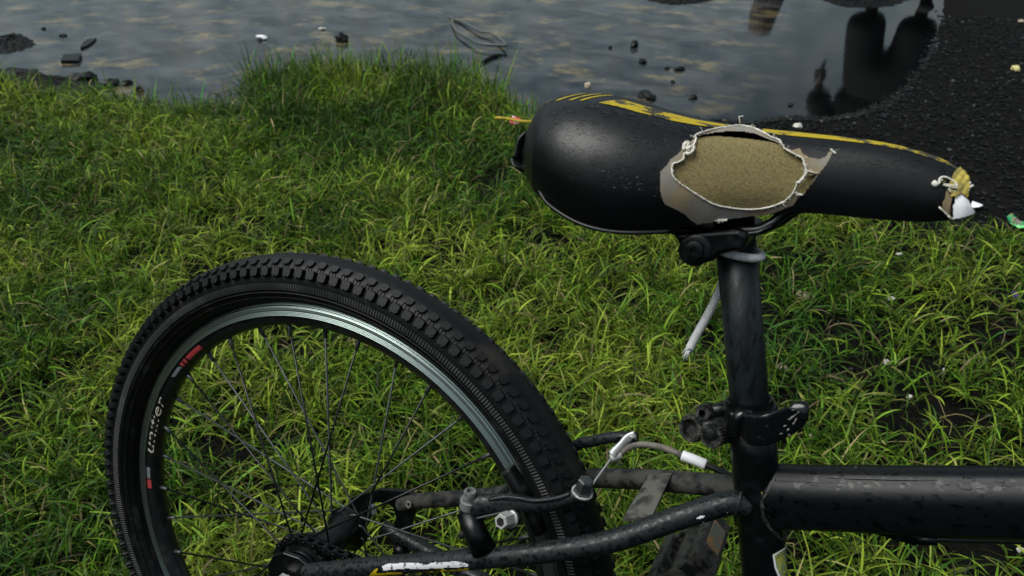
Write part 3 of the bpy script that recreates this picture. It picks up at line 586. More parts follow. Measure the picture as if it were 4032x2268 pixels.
tsc = [(float(np.interp(q, [-.02, 0, .03, .1, .6], [.0190, .0188, .0190, .0200, .0205])), float(np.interp(q, [-.03, -.012, 0, .03, .1, .6], [.0300, .0280, .0258, .0250, .0253, .0275]))) for q in tl_]
top_tube = mk('top_tube', sweep(tt_pts, SEC, tsc), M['toptube'], bike, auto=32)
ttb = bvh(top_tube)
mk('pressed_crease', tube([onto(ttb, u, v, .0002)[0] for u, v in zip(np.linspace(3255, 3695, 14), np.linspace(1882, 1892, 14))], [.0001, .0008, .0009, .0008, .0001], 8), M['gloss'], top_tube)
# weld beads
def weld(name, parent, fn, n_=60, r=.0018):
    return mk(name, tube([fn(q) for q in np.linspace(0, 2 * math.pi, n_)], [r * random.uniform(.7, 1.25) for _ in range(n_)], 7, cap=False), M['worn'], parent)
up_t = (Vector((0, 0, 1)) - TD * TD.z).normalized()
def seam(q):
    y, h_ = .0188 * math.cos(q), .0305 * math.sin(q); y = max(-.0182, min(.0182, y)); z_ = .562 + h_
    return seat(z_) + Vector((math.sqrt(max(0, .0190 ** 2 - y * y)) + .0008, y, 0))
weld('weld_bead', top_tube, seam)
HD = T0 + TD * .60; down = mk('down_tube', tube([BB, Vector((1.00, 0, .655))], [(.021, .024), (.024, .028)], 28), M['paint'], bike)
HT0, HT1 = Vector((1.045, 0, .63)), Vector((.985, 0, .80)); mk('head_tube', cyl(HT0, HT1, .024, 28, .002), M['paint'], bike)
# seat stays, bowed round the tyre
near_px = [(2874, 1980, -.015), (2662, 2043, -.030), (2418, 2128, -.045), (2162, 2172, -.055), (1948, 2195, -.060), (1532, 2226, -.064), (1260, 2250, -.066)]
near_pts = [seat(.557) + Vector((-.006, -.010, 0))] + [P(*q) for q in near_px] + [Vector((.020, -.0665, .352))]
stay_n = mk('seat_stay', tube(catmull(near_pts, 5), [.0103, .0103, .0100, .0098, .0096, .0095, .0096, .0095, .0085], 22), M['dusty'], bike)
far_px = [(2874, 1918, .015), (2662, 1897, .030), (2450, 1884, .045), (2250, 1890, .053), (1948, 1950, .060), (1650, 1972, .064)]
far_pts = [seat(.557) + Vector((-.006, .010, 0))] + [P(*q) for q in far_px] + [Vector((.050, .0665, .3695))]
stay_f = mk('seat_stay', tube(catmull(far_pts, 5), [.0103, .0103, .0100, .0098, .0096, .0093, .0088, .0085], 22), M['muddy'], bike)
for st, y in ((stay_n, -.013), (stay_f, .013)):
    mk('weld_bead', tube([seat(.557) + Vector((-.0145 - .0035 * math.cos(q) * 0, y + .0095 * math.cos(q), .012 * math.sin(q))) for q in np.linspace(0, 6.283, 26)], [random.uniform(.0012, .0022) for _ in range(26)], 6, cap=False), M['dusty'], st)
for y in (-.040, .040):
    mk('chain_stay', tube(catmull([BB + Vector((-.01, y * .55, 0)), Vector((.36, y, .312)), Vector((.14, y * 1.5, .322)), Vector((.03, y * 1.66, .331))], 5), [.0115, .0105, .0095, .008], 18), M['dusty'], bike)
mk('stay_bridge', prism([P(2558, 1866, .030), P(2646, 1862, .026), P(2566, 2034, -.030), P(2452, 2040, -.036)], (0.0006, -.0004, -.003)), M['plate'], bike, smooth=False)
dn = mk('dropout', prism([Vector((a_, -.0690, b_)) for a_, b_ in [(.028, .360), (.012, .366), (-.008, .364), (-.022, .354), (-.029, .338), (-.024, .320), (-.008, .309), (.012, .309), (.036, .318), (.040, .334)]], (0, .006, 0)), M['paint'], bike, smooth=False)
bevel(dn, .0018, 3)
df = mk('dropout', prism([Vector((a_, .0640, b_)) for a_, b_ in [(.075, .392), (.052, .390), (.020, .380), (-.020, .352), (-.024, .325), (-.006, .312), (.010, .330), (.004, .348), (.018, .362), (.040, .366), (.047, .350), (.040, .322), (.062, .312), (.068, .35)]], (0, .006, 0)), M['paint'], bike, smooth=False)
bevel(df, .001, 2)
mk('eyelet', lathe([(0, .002), (0, .0045), (.002, .0045), (.002, .002)], P(1612, 1986, .054), (-.3, -1, .2), 14, closed=True), M['housing'], stay_f)
# worn white and yellow print on the near stay
tn = bvh(stay_n)
def on_stay(name, poly, mat, off=.0003, step=3): return mk(name, patch(tn, poly, step=step, off=off, depth=.75), mat, stay_n)
on_stay('white_stay_print', [(1506, 2229), (1530, 2219), (1640, 2215), (1680, 2224), (1700, 2215), (1808, 2210), (1846, 2222), (1842, 2231), (1800, 2233), (1740, 2236), (1660, 2240), (1600, 2238), (1509, 2246)], M['print'])
on_stay('yellow_stay_print', [(1452, 2268), (1478, 2240), (1488, 2238), (1482, 2256), (1585, 2252), (1582, 2268)], M['yellowc']); on_stay('yellow_stay_print', [(1602, 2258), (1700, 2251), (1846, 2236), (1846, 2243), (1720, 2258), (1604, 2268)], M['yellowc'])
for poly in ([(2742, 2040), (2756, 2030), (2774, 2031), (2768, 2039), (2750, 2043)], [(2764, 2056), (2771, 2053), (2772, 2059)]): on_stay('paint_chip', poly, M['white'])
# crank, far pedal, chainset
CF = Vector((.372, .078, .391)); CN = BB * 2 - CF; CN.y = -.078
for e_, y0 in ((CF, .045), (CN, -.052)):
    cr = mk('crank', tube([Vector((BB.x, y0, BB.z)), Vector(((BB.x + e_.x) / 2, (y0 + e_.y) / 2, (BB.z + e_.z) / 2)), e_], [(.012, .014), (.008, .012), (.009, .013)], 16, up=(0, 1, 0)), M['paint'], bike)
def pedal(c_, sg, tilt):
    rt = Matrix.Rotation(tilt, 3, 'Y'); ex, ey, ez = rt @ Vector((1, 0, 0)), Vector((0, sg, 0)), rt @ Vector((0, 0, 1))
    rm_ = Matrix((ex, ey, ez)).transposed(); q = lambda a_, b_, d_: c_ + ex * a_ + ey * b_ + ez * d_
    pe = mk('pedal', cyl(q(0, .006, 0), q(0, .100, 0), .011, 16), M['muddy'], bike)
    for s_ in (-1, 1):
        bar = bevel(mk('pedal_bar', box(q(s_ * .031, .056, 0), .014, .096, .030, rm_), M['muddy'], pe, smooth=False), .002)
        for t_ in (-1, 1):
            mk('reflector_frame', box(q(s_ * .0385, .056 + t_ * .0285, 0), .004, .006, .022, rm_), M['muddy'], pe, smooth=False)
        mk('reflector', box(q(s_ * .0388, .056, 0), .003, .050, .017, rm_), M['amber'], pe, smooth=False)
        for k_ in range(7): mk('grip_tooth', prism([q(s_ * .031 - .005, .014 + k_ * .013, .013), q(s_ * .031 + .005, .014 + k_ * .013, .013), q(s_ * .031, .014 + k_ * .013, .0148)], ey * .006), M['muddy'], pe, smooth=False)
    for b_ in (.012, .100): bevel(mk('end_plate', box(q(0, b_, 0), .060, .008, .022, rm_), M['muddy'], pe, smooth=False), .002)
pedal(CF + Vector((0, .012, -.004)), 1, R_(-52)); pedal(CN + Vector((0, -.012, 0)), -1, 0)
# front end
FX = Vector((1.16, 0, .335)); fw = FX.x
mk('tyre', ring(TYRE, 96, fw), M['tread'], bike); mk('rim', ring([(-.0128, .2856), (-.0128, .272), (-.0105, .2655), (0, .2585), (.0105, .2655), (.0128, .272), (.0128, .2856)], 96, fw), M['rim'], bike, auto=40)
mk('hub', lathe([(-.045, .010), (-.034, .024), (-.030, .024), (-.026, .013), (.026, .013), (.030, .024), (.034, .024), (.045, .010)], FX, YA, 20), M['paint'], bike, auto=40)
for i in range(36):
    an = R_(10 * i); s_ = 1 if i % 2 else -1; o_ = R_(64 if (i // 2) % 2 else -64)
    mk('spoke', tube([wheel_pt(.2592, an, 0) + Vector((fw, 0, 0)), wheel_pt(.022, an + o_, s_ * .032) + Vector((fw, 0, 0))], .001, 5), M['greysteel'], bike)
for y in (-.058, .058):
    mk('fork_leg', tube(catmull([Vector((1.066, y, .60)), Vector((1.11, y, .47)), Vector((FX.x, y * .9, FX.z))], 6), [.019, .016, .010], 16), M['paint'], bike)
mk('fork_crown', tube([Vector((1.062, -.062, .612)), Vector((1.052, 0, .622)), Vector((1.062, .062, .612))], .02, 14), M['paint'], bike)
mk('stem', tube([HT1 + Vector((.002, 0, -.01)), HT1 + Vector((-.012, 0, .05)), HT1 + Vector((.05, 0, .09))], .016, 16), M['paint'], bike)
hb = HT1 + Vector((.05, 0, .09)); mk('handlebar', tube(catmull([hb + Vector((-.07, -.31, .045)), hb + Vector((-.02, -.14, .04)), hb + Vector((0, -.05, 0)), hb + Vector((0, .05, 0)), hb + Vector((-.02, .14, .04)), hb + Vector((-.07, .31, .045))], 6), .0125, 14), M['paint'], bike)
for s_ in (-1, 1): mk('grip', tube([hb + Vector((-.045, s_ * .21, .043)), hb + Vector((-.072, s_ * .318, .045))], .0165, 14), M['rubber'], bike)
# prop stand on the far side
stand = tube([Vector((.06, .058, .318)), Vector((.05, .075, .29)), Vector((-.02, .16, .05))], [.009, .008, .008], 12); mk('kickstand', stand, M['paint'], bike)

# ---------------------------------------------------------------- seat post, clamp and its levers
post = mk('seat_post', tube([seat(.56), seat(.80)], .0156, 40), M['post'], bike)
ZC = .6325
clamp = mk('seat_clamp', lathe([(-.013, .0188), (-.013, .0212), (-.011, .0218), (.006, .0218), (.008, .0210), (.008, .0192), (.0135, .0186), (.0135, .0164), (-.013, .0164)], seat(ZC), SA, 44, closed=True), M['paint'], bike, auto=35)
# lever: a pivot barrel on the near side, the blade reaching forwards and curling up at its end
lug = bevel(mk('clamp_lug', box(P(2905, 1668, -.021), .016, .012, .020), M['paint'], clamp, smooth=False), .003, 3)
mk('cam_cover', tube(catmull([P(2958, 1630, -.026), P(2925, 1632, -.030), P(2902, 1652, -.031), P(2900, 1690, -.031), P(2916, 1712, -.030)], 5), [.0030, .0045, .0052, .0048, .0034], 12), M['gloss'], clamp)
blade_px = [(2932, 1672, -.029), (2962, 1690, -.036), (3000, 1692, -.039), (3050, 1678, -.040), (3100, 1657, -.041), (3134, 1638, -.041), (3148, 1622, -.040)]
lev = mk('clamp_lever', tube(catmull([P(*q) for q in blade_px], 6), [(.0050, .0100), (.0050, .0125), (.0036, .0125), (.0030, .0115), (.0028, .0105), (.0028, .0095), (.0026, .0070)], 20, up=(0, 0, 1), sq=.55), M['gloss'], clamp)
mk('lever_tip', tube(catmull([P(3136, 1640, -.041), P(3146, 1615, -.040), P(3150, 1596, -.038), P(3140, 1590, -.034)], 4), [(.0028, .0085), (.0030, .0075), (.0030, .0060), (.0022, .004)], 14, up=(1, 0, .3), sq=.6), M['gloss'], clamp)
mk('pivot_pin', cyl(P(2984, 1655, -.037), P(2984, 1655, -.037) + Vector((0, 0, .0012)), .0042, 18, .0003), M['housing'], clamp)
tl = bvh(lev)
tag(mk('lever_scratches', join(*[patch(tl, [(u, v), (u + w_, v - h_), (u + w_ + 4, v - h_ + 2), (u + 3, v + 4)], step=1.5, off=.0002, depth=.55) for u, v, w_, h_ in [(3103, 1650, 14, 8), (3112, 1642, 20, 10), (3126, 1632, 14, 9), (3138, 1626, 6, 8), (3085, 1676, 8, 3), (3098, 1692, 6, 6), (3120, 1668, 6, 8), (3128, 1656, 6, 10), (3070, 1706, 8, 2), (3102, 1712, 6, 4)]]), M['silver'], clamp), kind='stuff')
# knurled nut on its screw, with two toothed cups of a lamp bracket beside it
k0 = P(2768, 1640, .004)
nut_ax = (P(2760, 1628, -.022) - P(2830, 1610, .012)).normalized()
arm = mk('clamp_screw', tube([P(2885, 1607, .010), P(2840, 1612, .004), P(2800, 1620, -.004)], [.0075, .0065, .0050], 14), M['paint'], clamp)
mk('knurled_nut', lathe([(-.010, .003), (-.010, .0066), (-.008, .0074), (.006, .0074), (.008, .0064), (.008, .003)], P(2780, 1624, -.006), nut_ax, 56, teeth=28, td=.0009), M['worn'], clamp, auto=40)
brk = mk('lamp_bracket', tube(catmull([P(2870, 1690, 0), P(2836, 1692, -.004), P(2800, 1690, -.010), P(2772, 1672, -.008)], 4), [.012, .0115, .0105, .008], 14), M['plastic'], bike)
for (u, v, y, R2) in ((2716, 1688, -.016, .0118), (2797, 1718, -.022, .0104)):
    c_ = P(u, v, y); ax = Vector((-.42, -.86, .12)) if R2 > .011 else Vector((-.30, -.93, .10))
    mk('bracket_cup', lathe([(-.022, .004), (-.022, R2 * .88), (-.016, R2 * .95), (-.002, R2), (0, R2 * .97), (0, R2 * .74), (-.006, R2 * .68), (-.007, .001)], c_, ax, 48, teeth=16, td=.0011), M['worn'], brk, auto=35)
    mk('cup_dirt', lathe([(-.0065, .0005), (-.0060, R2 * .5), (-.0062, R2 * .66)], c_, ax, 20), M['muddy'], brk)
# number sticker round the seat tube
ts = bvh(seat_tube); st_poly = [(3042, 2184), (3098, 2134), (3110, 2150), (3112, 2290), (3080, 2290), (3068, 2268), (3050, 2230)]
edge_ = [(3030, 2178), (3048, 2166), (3074, 2154), (3090, 2143), (3098, 2130), (3104, 2118), (3116, 2150), (3116, 2300), (3082, 2300), (3066, 2268), (3052, 2240), (3044, 2208)]
def skin(u, v, o_=.0004): return onto(ts, u, v, o_, .6)[0]
stk = mk('frame_sticker', patch(ts, [(3042, 2182), (3066, 2169), (3087, 2156), (3096, 2143), (3103, 2128), (3130, 2140), (3130, 2300), (3078, 2300), (3064, 2265), (3050, 2234)], step=3, off=.0004), M['sticker'], seat_tube)
mk('sticker_border', patch(ts, [(3041, 2184), (3064, 2170), (3086, 2156), (3096, 2141), (3101, 2128), (3103, 2134), (3098, 2146), (3088, 2160), (3066, 2174), (3047, 2187), (3055, 2230), (3068, 2262), (3082, 2300), (3074, 2300), (3060, 2265), (3048, 2232)], step=1.5, off=.0008), M['white'], stk)
text('sticker_lettering', 'ISO-6742', M['ink'], stk, lambda x_, y_: skin(3076 + x_ * .985 - y_ * .1, 2181 - x_ * .70 + x_ * x_ * -.003 - y_ * .85, .0010), size=13)
text('sticker_lettering', 'HIDE', M['ink'], stk, lambda x_, y_: skin(3092 + x_ * .8, 2263 + x_ * .4 - y_ * .9, .0010), size=13)
mk('sticker_emblem', patch(ts, [(3096, 2200), (3100, 2185), (3104, 2180), (3104, 2250), (3099, 2240), (3095, 2220)], step=2, off=.0010), M['ink'], stk)

# ---------------------------------------------------------------- rear brake
def link(name, px, rr, mat, parent, n_=14, up=None, sq=1., k_=5): return mk(name, tube(catmull([P(*q) for q in px], k_), rr, n_, up=up, sq=sq), mat, parent)
arm_n = link('brake_arm', [(1836, 2012, -.052), (1880, 1994, -.052), (1948, 1985, -.050), (2020, 1978, -.046), (2098, 1988, -.043), (2183, 1980, -.038), (2250, 1958, -.034), (2302, 1946, -.032)],
             [(.0085, .0115), (.0085, .0120), (.0075, .0095), (.0065, .0080), (.0055, .0070), (.0052, .0062), (.0058, .0058), (.0068, .0058)], M['dusty'], bike, 18)
link('arm_rib', [(1925, 1968, -.056), (1985, 1958, -.053), (2040, 1962, -.050), (2110, 1972, -.047), (2190, 1962, -.042), (2245, 1944, -.038)], [.0018, .0024, .0024, .0022, .0022, .0018], M['dusty'], arm_n, 10)
pv = Vector((.02, -.10, .99)).normalized()                                         # brake pivots stand square to the stay
bz = P(1848, 1972, -.054)
mk('pivot_bolt', lathe([(-.012, .0085), (-.004, .0085), (-.0035, .0060), (.0055, .0058), (.0065, .0052), (.0065, .0034), (.003, .0032), (.003, .0001)], bz + pv * .005, pv, 24), M['worn_steel'], arm_n, auto=40)
mk('pivot_boss', tube([P(1838, 2010, -.052), P(1870, 2090, -.058), P(1908, 2170, -.060)], [.0105, .0110, .0120], 18), M['paint'], arm_n)
mk('spring_wire', tube(catmull([P(1842, 2050, -.056), P(1880, 2040, -.058), P(1935, 2028, -.056), P(1990, 2012, -.052)], 5), .0013, 8), M['greysteel'], arm_n)
mk('tension_screw', cyl(P(1812, 2112, -.056), P(1838, 2092, -.056), .0034, 8), M['plastic'], arm_n)
sb = P(1970, 2055, -.066); sd = (P(2040, 2030, -.040) - sb).normalized()
mk('pad_nut', lathe([(0, .0030), (0, .0064), (.001, .0072), (.013, .0078), (.013, .003)], sb, sd, 6), M['silver'], arm_n, smooth=False)
mk('painted_socket', lathe([(-.0003, .0004), (-.0003, .0042), (.0001, .0044)], sb, sd, 6), M['ink'], arm_n, smooth=False)  # flat black disc on the nut face, stands for a dark recess
for k_ in range(3): mk('washer', cyl(sb + sd * (.0135 + k_ * .0034), sb + sd * (.0160 + k_ * .0034), .0088 - k_ * .0006, 20, .0004), M['greysteel'] if k_ else M['steel'], arm_n)
ab = P(2297, 1925, -.036); up_b = Vector((.15, -.12, .98)).normalized()
mk('anchor_bolt', lathe([(-.004, .0088), (-.002, .0088), (-.0015, .0072), (.0095, .0070), (.0108, .0058), (.0112, .0004)], ab, up_b, 6), M['greysteel'], arm_n, smooth=False)
mk('anchor_washer', cyl(ab - up_b * .005, ab - up_b * .003, .0098, 20, .0004), M['steel'], arm_n)
for px in ([(2000, 1845, -.0185), (2040, 1905, -.0185), (2080, 1975, -.0185), (2115, 2060, -.0185), (2128, 2098, -.0185)],):
    pad = link('brake_pad', px, [(.0055, .0068), (.0060, .0090), (.0060, .0090), (.0060, .0090), (.0050, .0065)], M['rubber'], bike, 16, up=(0, 1, 0), sq=.6)
mk('pad_stud', cyl(P(2060, 1985, -.030), P(2055, 1975, -.016), .004, 12), M['greysteel'], pad)
padf = mk('brake_pad', tube([wheel_pt(.277, R_(q), .0185) for q in (20, 26, 32, 38)], [(.0055, .0068), (.006, .009), (.006, .009), (.005, .006)], 14, up=(0, 1, 0), sq=.6), M['rubber'], bike)
arm_f = link('brake_arm', [(1990, 1960, .055), (2120, 1850, .050), (2264, 1756, .045), (2330, 1738, .043), (2410, 1722, .041), (2470, 1722, .040), (2506, 1728, .039)], [.010, .007, .0056, .0056, .0054, .0056, .0062], M['dusty'], bike, 16)
mk('pivot_screw', cyl(P(2492, 1712, .034), P(2490, 1722, .034), .0036, 12), M['steel'], arm_f)
hold = link('noodle_holder', [(2502, 1714, .037), (2470, 1728, .034), (2446, 1755, .030), (2424, 1778, .026), (2412, 1792, .024)], [(.0024, .0050), (.0026, .0048), (.0030, .0050), (.0038, .0056), (.0046, .0052)], M['silver'], bike, 14, up=(0, 0, 1))
mk('noodle_end', lathe([(0, .0012), (0, .0040), (.010, .0044), (.011, .002)], P(2404, 1806, .0225), P(2440, 1790, .0285) - P(2404, 1806, .0225), 16), M['silver'], hold, auto=40)
link('brake_wire', [(2406, 1806, .022), (2370, 1856, .0), (2332, 1908, -.026)], .0011, M['steel'], bike, 8)
hs_ = link('cable_noodle', [(2438, 1790, .028), (2468, 1766, .031), (2524, 1750, .034), (2588, 1757, .034), (2645, 1775, .032), (2690, 1795, .031)], .0030, M['housing'], bike, 12)
link('cable_ferrule', [(2686, 1793, .031), (2732, 1810, .0305), (2780, 1830, .030)], [.0047, .0047, .0047], M['white'], bike, 16)
link('cable_housing', [(2776, 1828, .030), (2830, 1852, .030), (2890, 1878, .031), (2950, 1890, .034), (3100, 1900, .036)], .0029, M['plastic'], bike, 12)
# cable slung under the top tube, with its stop
link('cable_housing', [(3660, 2122, -.004), (3780, 2124, -.004), (3900, 2127, -.004), (4040, 2131, -.004), (4700, 2150, -.004)], .0027, M['plastic'], bike, 10)
cs = link('cable_stop', [(3420, 2080, -.003), (3520, 2098, -.003), (3610, 2118, -.003), (3622, 2128, -.003)], [(.004, .002), (.004, .005), (.0045, .0068), (.0045, .0075)], M['paint'], bike, 12, up=(0, 0, 1), sq=.7)
mk('stop_barrel', cyl(P(3610, 2122, -.004), P(3690, 2124, -.004), .0048, 14), M['paint'], cs)

# ---------------------------------------------------------------- saddle
XS = [.1775, .1785, .181, .185, .191, .199, .208, .224, .250, .275, .300, .325, .350, .380, .410, .450, .480, .498, .506, .511, .5135]
ZT = [.806, .818, .828, .840, .849, .8565, .861, .8655, .8675, .8645, .861, .8585, .8575, .8590, .8605, .8620, .8590, .8530, .8490, .842, .834]
ZB = [.802, .801, .800, .799, .797, .794, .790, .781, .774, .7715, .7735, .779, .790, .799, .8065, .8095, .8125, .8165, .8195, .8225, .826]
HW = [.004, .009, .0145, .022, .033, .0465, .058, .0695, .0745, .0735, .0670, .0565, .0455, .0350, .0290, .0245, .0225, .0205, .0175, .0125, .006]
def smooth_interp(x_, xs_, ys_):
    a_ = np.interp(x_, xs_, ys_); return a_
xx = np.concatenate([np.linspace(.1775, .21, 46)[:-1], np.linspace(.21, .49, 200), np.linspace(.49, .5135, 32)[1:]])
def sm(a_):
    for _ in range(3): a_ = np.concatenate([a_[:1], (a_[:-2] + 2 * a_[1:-1] + a_[2:]) / 4, a_[-1:]])
    return a_
zt, zb, hw = [sm(np.interp(xx, XS, q)) for q in (ZT, ZB, HW)]
for _ in range(4): zt[40:-20], zb[40:-20], hw[40:-20] = [np.convolve(np.pad(q, 6, 'edge'), np.ones(13) / 13, 'valid')[40:-20] for q in (zt, zb, hw)]
NH = 72
def sad_pt(i, q, off=0.):              # q 0 ridge .. 1 lower edge of the skirt
    zm = zb[i] + .35 * (zt[i] - zb[i]); w_ = hw[i]
    if q < .68:
        t_ = q / .68 * math.pi / 2; y, z_ = math.sin(t_) ** .92, math.cos(t_); p_ = (w_ * y, zm + (zt[i] - zm) * z_ ** .94 if z_ > 0 else zm); nn = (math.sin(t_), math.cos(t_))
    else:
        t_ = (q - .68) / .32; p_ = (w_ * (1 - .16 * t_ ** 1.7), zm + (zb[i] - zm) * t_); nn = (.97, -.25)
    return p_[0] + nn[0] * off, p_[1] + nn[1] * off
def saddle_shell(off=0., xa=None):
    v, f = [], []; qs = np.linspace(-1, 1, 2 * NH + 1)
    for i in range(len(xx)):
        for q in qs:
            y, z_ = sad_pt(i, abs(q), off); v.append(Vector((xx[i], math.copysign(y, q), z_)))
    n_ = len(qs)
    for i in range(len(xx) - 1):
        for k_ in range(n_ - 1): f.append((i * n_ + k_, i * n_ + k_ + 1, (i + 1) * n_ + k_ + 1, (i + 1) * n_ + k_))
    # end caps
    f.append(tuple(range(n_))); f.append(tuple((len(xx) - 1) * n_ + k_ for k_ in range(n_ - 1, -1, -1)))
    return v, f
shell = saddle_shell()
tree = BVHTree.FromPolygons([q for q in shell[0]], shell[1])
def C2b(pts): return [(2600 + a_ / 2.3, 420 + b_ / 2.3) for a_, b_ in pts]
TEAR = C2b([(300, 300), (330, 245), (400, 226), (520, 203), (620, 188), (700, 180), (800, 192), (890, 222), (1000, 282), (1095, 312), (1112, 362), (1150, 385), (1200, 394), (1262, 378), (1285, 425), (1350, 462), (1440, 476), (1492, 458), (1545, 392), (1560, 420), (1500, 530),
            (1430, 615), (1330, 750), (1300, 792), (1240, 832), (1205, 890), (1100, 932), (960, 982), (840, 995), (760, 1010), (640, 1045), (550, 1052), (420, 1072), (330, 1060), (270, 1022), (225, 975), (150, 932), (40, 882), (18, 830), (0, 770), (-2, 590), (60, 530), (92, 478), (150, 438), (190, 398), (200, 338), (262, 332)])
HOLE = C2b([(330, 268), (420, 248), (500, 236), (650, 228), (760, 230), (850, 246), (950, 284), (1040, 318), (1092, 345), (1112, 378), (1200, 428), (1280, 468), (1302, 520), (1316, 578), (1290, 640), (1240, 690), (1205, 770), (1150, 830), (1080, 872), (950, 912), (800, 922), (650, 910), (500, 882), (380, 822), (250, 742), (160, 680), (112, 622), (108, 530), (160, 505), (205, 478), (218, 430), (272, 380), (312, 330)])
HOLE2 = C2b([(1420, 612), (1332, 750), (1292, 786), (1228, 778), (1262, 695), (1330, 625)])
FOAM = C2b([(318, 266), (420, 240), (520, 236), (680, 252), (850, 276), (1000, 304), (1092, 340), (1130, 375), (1215, 425), (1300, 470), (1330, 580), (1440, 600), (1350, 770), (1240, 800), (1180, 840), (1090, 890), (950, 930), (800, 940), (640, 928), (490, 900), (360, 830), (230, 750), (130, 690), (90, 620), (90, 525), (150, 490), (195, 470), (205, 420), (262, 370), (300, 320)])
NOSE = [(3650 + a_ / 6.036, 640 + b_ / 6.036) for a_, b_ in [(780, 120), (700, 185), (640, 235), (575, 345), (575, 410), (520, 455), (480, 560), (445, 700), (425, 850), (375, 930), (368, 1050), (400, 1110), (470, 1180), (490, 1245), (700, 1245), (900, 1195), (1000, 1110), (1000, 700), (960, 400), (880, 220)]]
cu = CAM_B
keep = []
cen = [sum((shell[0][j] for j in q), Vector()) / len(q) for q in shell[1]]
rel = np.array([(q - cu)[:] for q in cen]); uu = PW / 2 + FPX * (rel @ np.array(RIGHT)) / (rel @ np.array(VIEW)); vv = PH / 2 + FPX * (rel @ np.array(DOWN)) / (rel @ np.array(VIEW))
nearside = np.array([q.y < .004 for q in cen])
gone = nearside & (inside(TEAR, uu, vv) | inside(NOSE, uu, vv))
gone[-2:] = False; gone[-1] = True
saddle = mk('saddle', (shell[0], [q for q, g_ in zip(shell[1], gone) if not g_]), M['vinyl'], bike); saddle['label'] = 'black saddle with torn cover and bare foam'
saddle.data.flip_normals()
under = bmesh.new()
mk('saddle_base', (lambda v, f: (v, f))(*join(([Vector((xx[i], s_ * sad_pt(i, .93)[0] * .97, sad_pt(i, .93)[1])) for i in range(0, len(xx), 6) for s_ in (-1, 1)], [(2 * i, 2 * i + 1, 2 * i + 3, 2 * i + 2) for i in range(len(range(0, len(xx), 6)) - 1)]))), M['plastic'], saddle, smooth=False)
in_sh = saddle_shell(-.008); mk('dark_gap_shell', in_sh, M['inner'], saddle)  # near-black inner shell, gives the gap above the foam its shade
def foam_off(u, v): return -.0010 - .0014 * max(0, 1 - (v - (420 + 260 / 2.3)) / 30)
bq_ = [onto(tree, u, v, 0.)[0] for u, v in HOLE]; bc_ = sum(bq_, Vector()) / len(bq_); bn_ = Vector(np.linalg.svd(np.array([(q - bc_)[:] for q in bq_]))[2][2])
fv, ff = patch(tree, FOAM, step=4, off=foam_off)
for i_, q in enumerate(fv):            # the foam is worn down nearly flat across the hole
    d = (q - CAM_B).normalized(); t_s = (q - CAM_B).length; t_p = (bc_ - CAM_B).dot(bn_) / d.dot(bn_); fv[i_] = CAM_B + d * (t_s + .0016 * math.log1p(math.exp(min(30, .55 * (t_p - t_s) / .0016))) - .0008)
mk('foam_pad', (fv, ff), M['foam'], saddle)
mk('torn_backing', patch(tree, TEAR, holes=(HOLE, HOLE2), step=3, off=lambda u, v: .0004 + .00012 * math.sin(u * .05 + v * .03) + .0006 * max(0, 1 - abs(v - 505) / 22)), M['cloth'], saddle)
def cord(name, pts, r, off=.0010, fray=30, closed=False, amp=2.0):
    p_ = [Vector((a_, b_, 0)) for a_, b_ in pts]; c_ = catmull(p_, 7); q = [onto(tree, s_.x + random.uniform(-amp, amp) * .5, s_.y + random.uniform(-amp, amp) * .5, off)[0] for s_ in c_]
    v, f = tube(q, [r * random.uniform(.65, 1.25) for _ in q], 8)
    for _ in range(fray):              # loose threads
        k_ = random.randrange(len(q) - 1); d = Vector((random.uniform(-1, 1), random.uniform(-.9, .2), random.uniform(-1, 1))) * random.uniform(.0015, .0042); b_ = Vector((random.uniform(-1, 1), random.uniform(-1, 0), random.uniform(-1, 1))) * .001
        tv, tf = tube([q[k_], q[k_] + d * .6 + b_, q[k_] + d], [.0002, .00017, .0001], 4); f += [tuple(j + len(v) for j in s_) for s_ in tf]; v += tv
    return mk(name, (v, f), M['cord'], saddle)
cord('frayed_edge', C2b([(1112, 378), (1200, 428), (1280, 468), (1302, 520), (1316, 578), (1290, 640), (1240, 690), (1205, 770), (1150, 830), (1080, 872), (950, 912), (800, 924), (650, 912), (500, 884), (380, 824), (250, 742), (160, 680), (112, 622), (108, 530), (160, 505), (205, 478), (218, 430), (272, 380), (312, 330), (320, 285)]), .00062, fray=50, amp=.7)
cord('frayed_edge', C2b([(300, 290), (330, 262), (420, 232), (520, 208), (620, 193), (700, 184), (800, 196), (890, 228), (1000, 286), (1070, 312), (1100, 350), (1115, 378)]), .0006, off=.0014, fray=34, amp=.7)
cord('frayed_edge', C2b([(1300, 590), (1350, 590), (1420, 606)]), .0006, fray=6); cord('frayed_edge', C2b([(1225, 770), (1240, 790), (1290, 794)]), .0008, fray=6); cord('frayed_edge', C2b([(1250, 690), (1310, 620), (1330, 580)]), .0010, fray=6)
cord('frayed_edge', C2b([(1545, 395), (1560, 410), (1585, 428)]), .0007, fray=5); cord('frayed_edge', C2b([(500, 1050), (520, 1030), (560, 1022), (585, 1040)]), .0010, fray=10); cord('frayed_edge', C2b([(205, 400), (215, 350), (250, 340), (235, 390), (275, 375), (300, 380), (280, 420), (230, 440)]), .0011, fray=20, off=.002)
th = onto(tree, *C2b([(720, 184)])[0], .001)[0]; mk('loose_thread', tube([th, th + Vector((-.001, -.001, .004)), th + Vector((-.002, -.001, .0065)), th + Vector((.001, -.001, .0072))], .0004, 5), M['cord'], saddle)
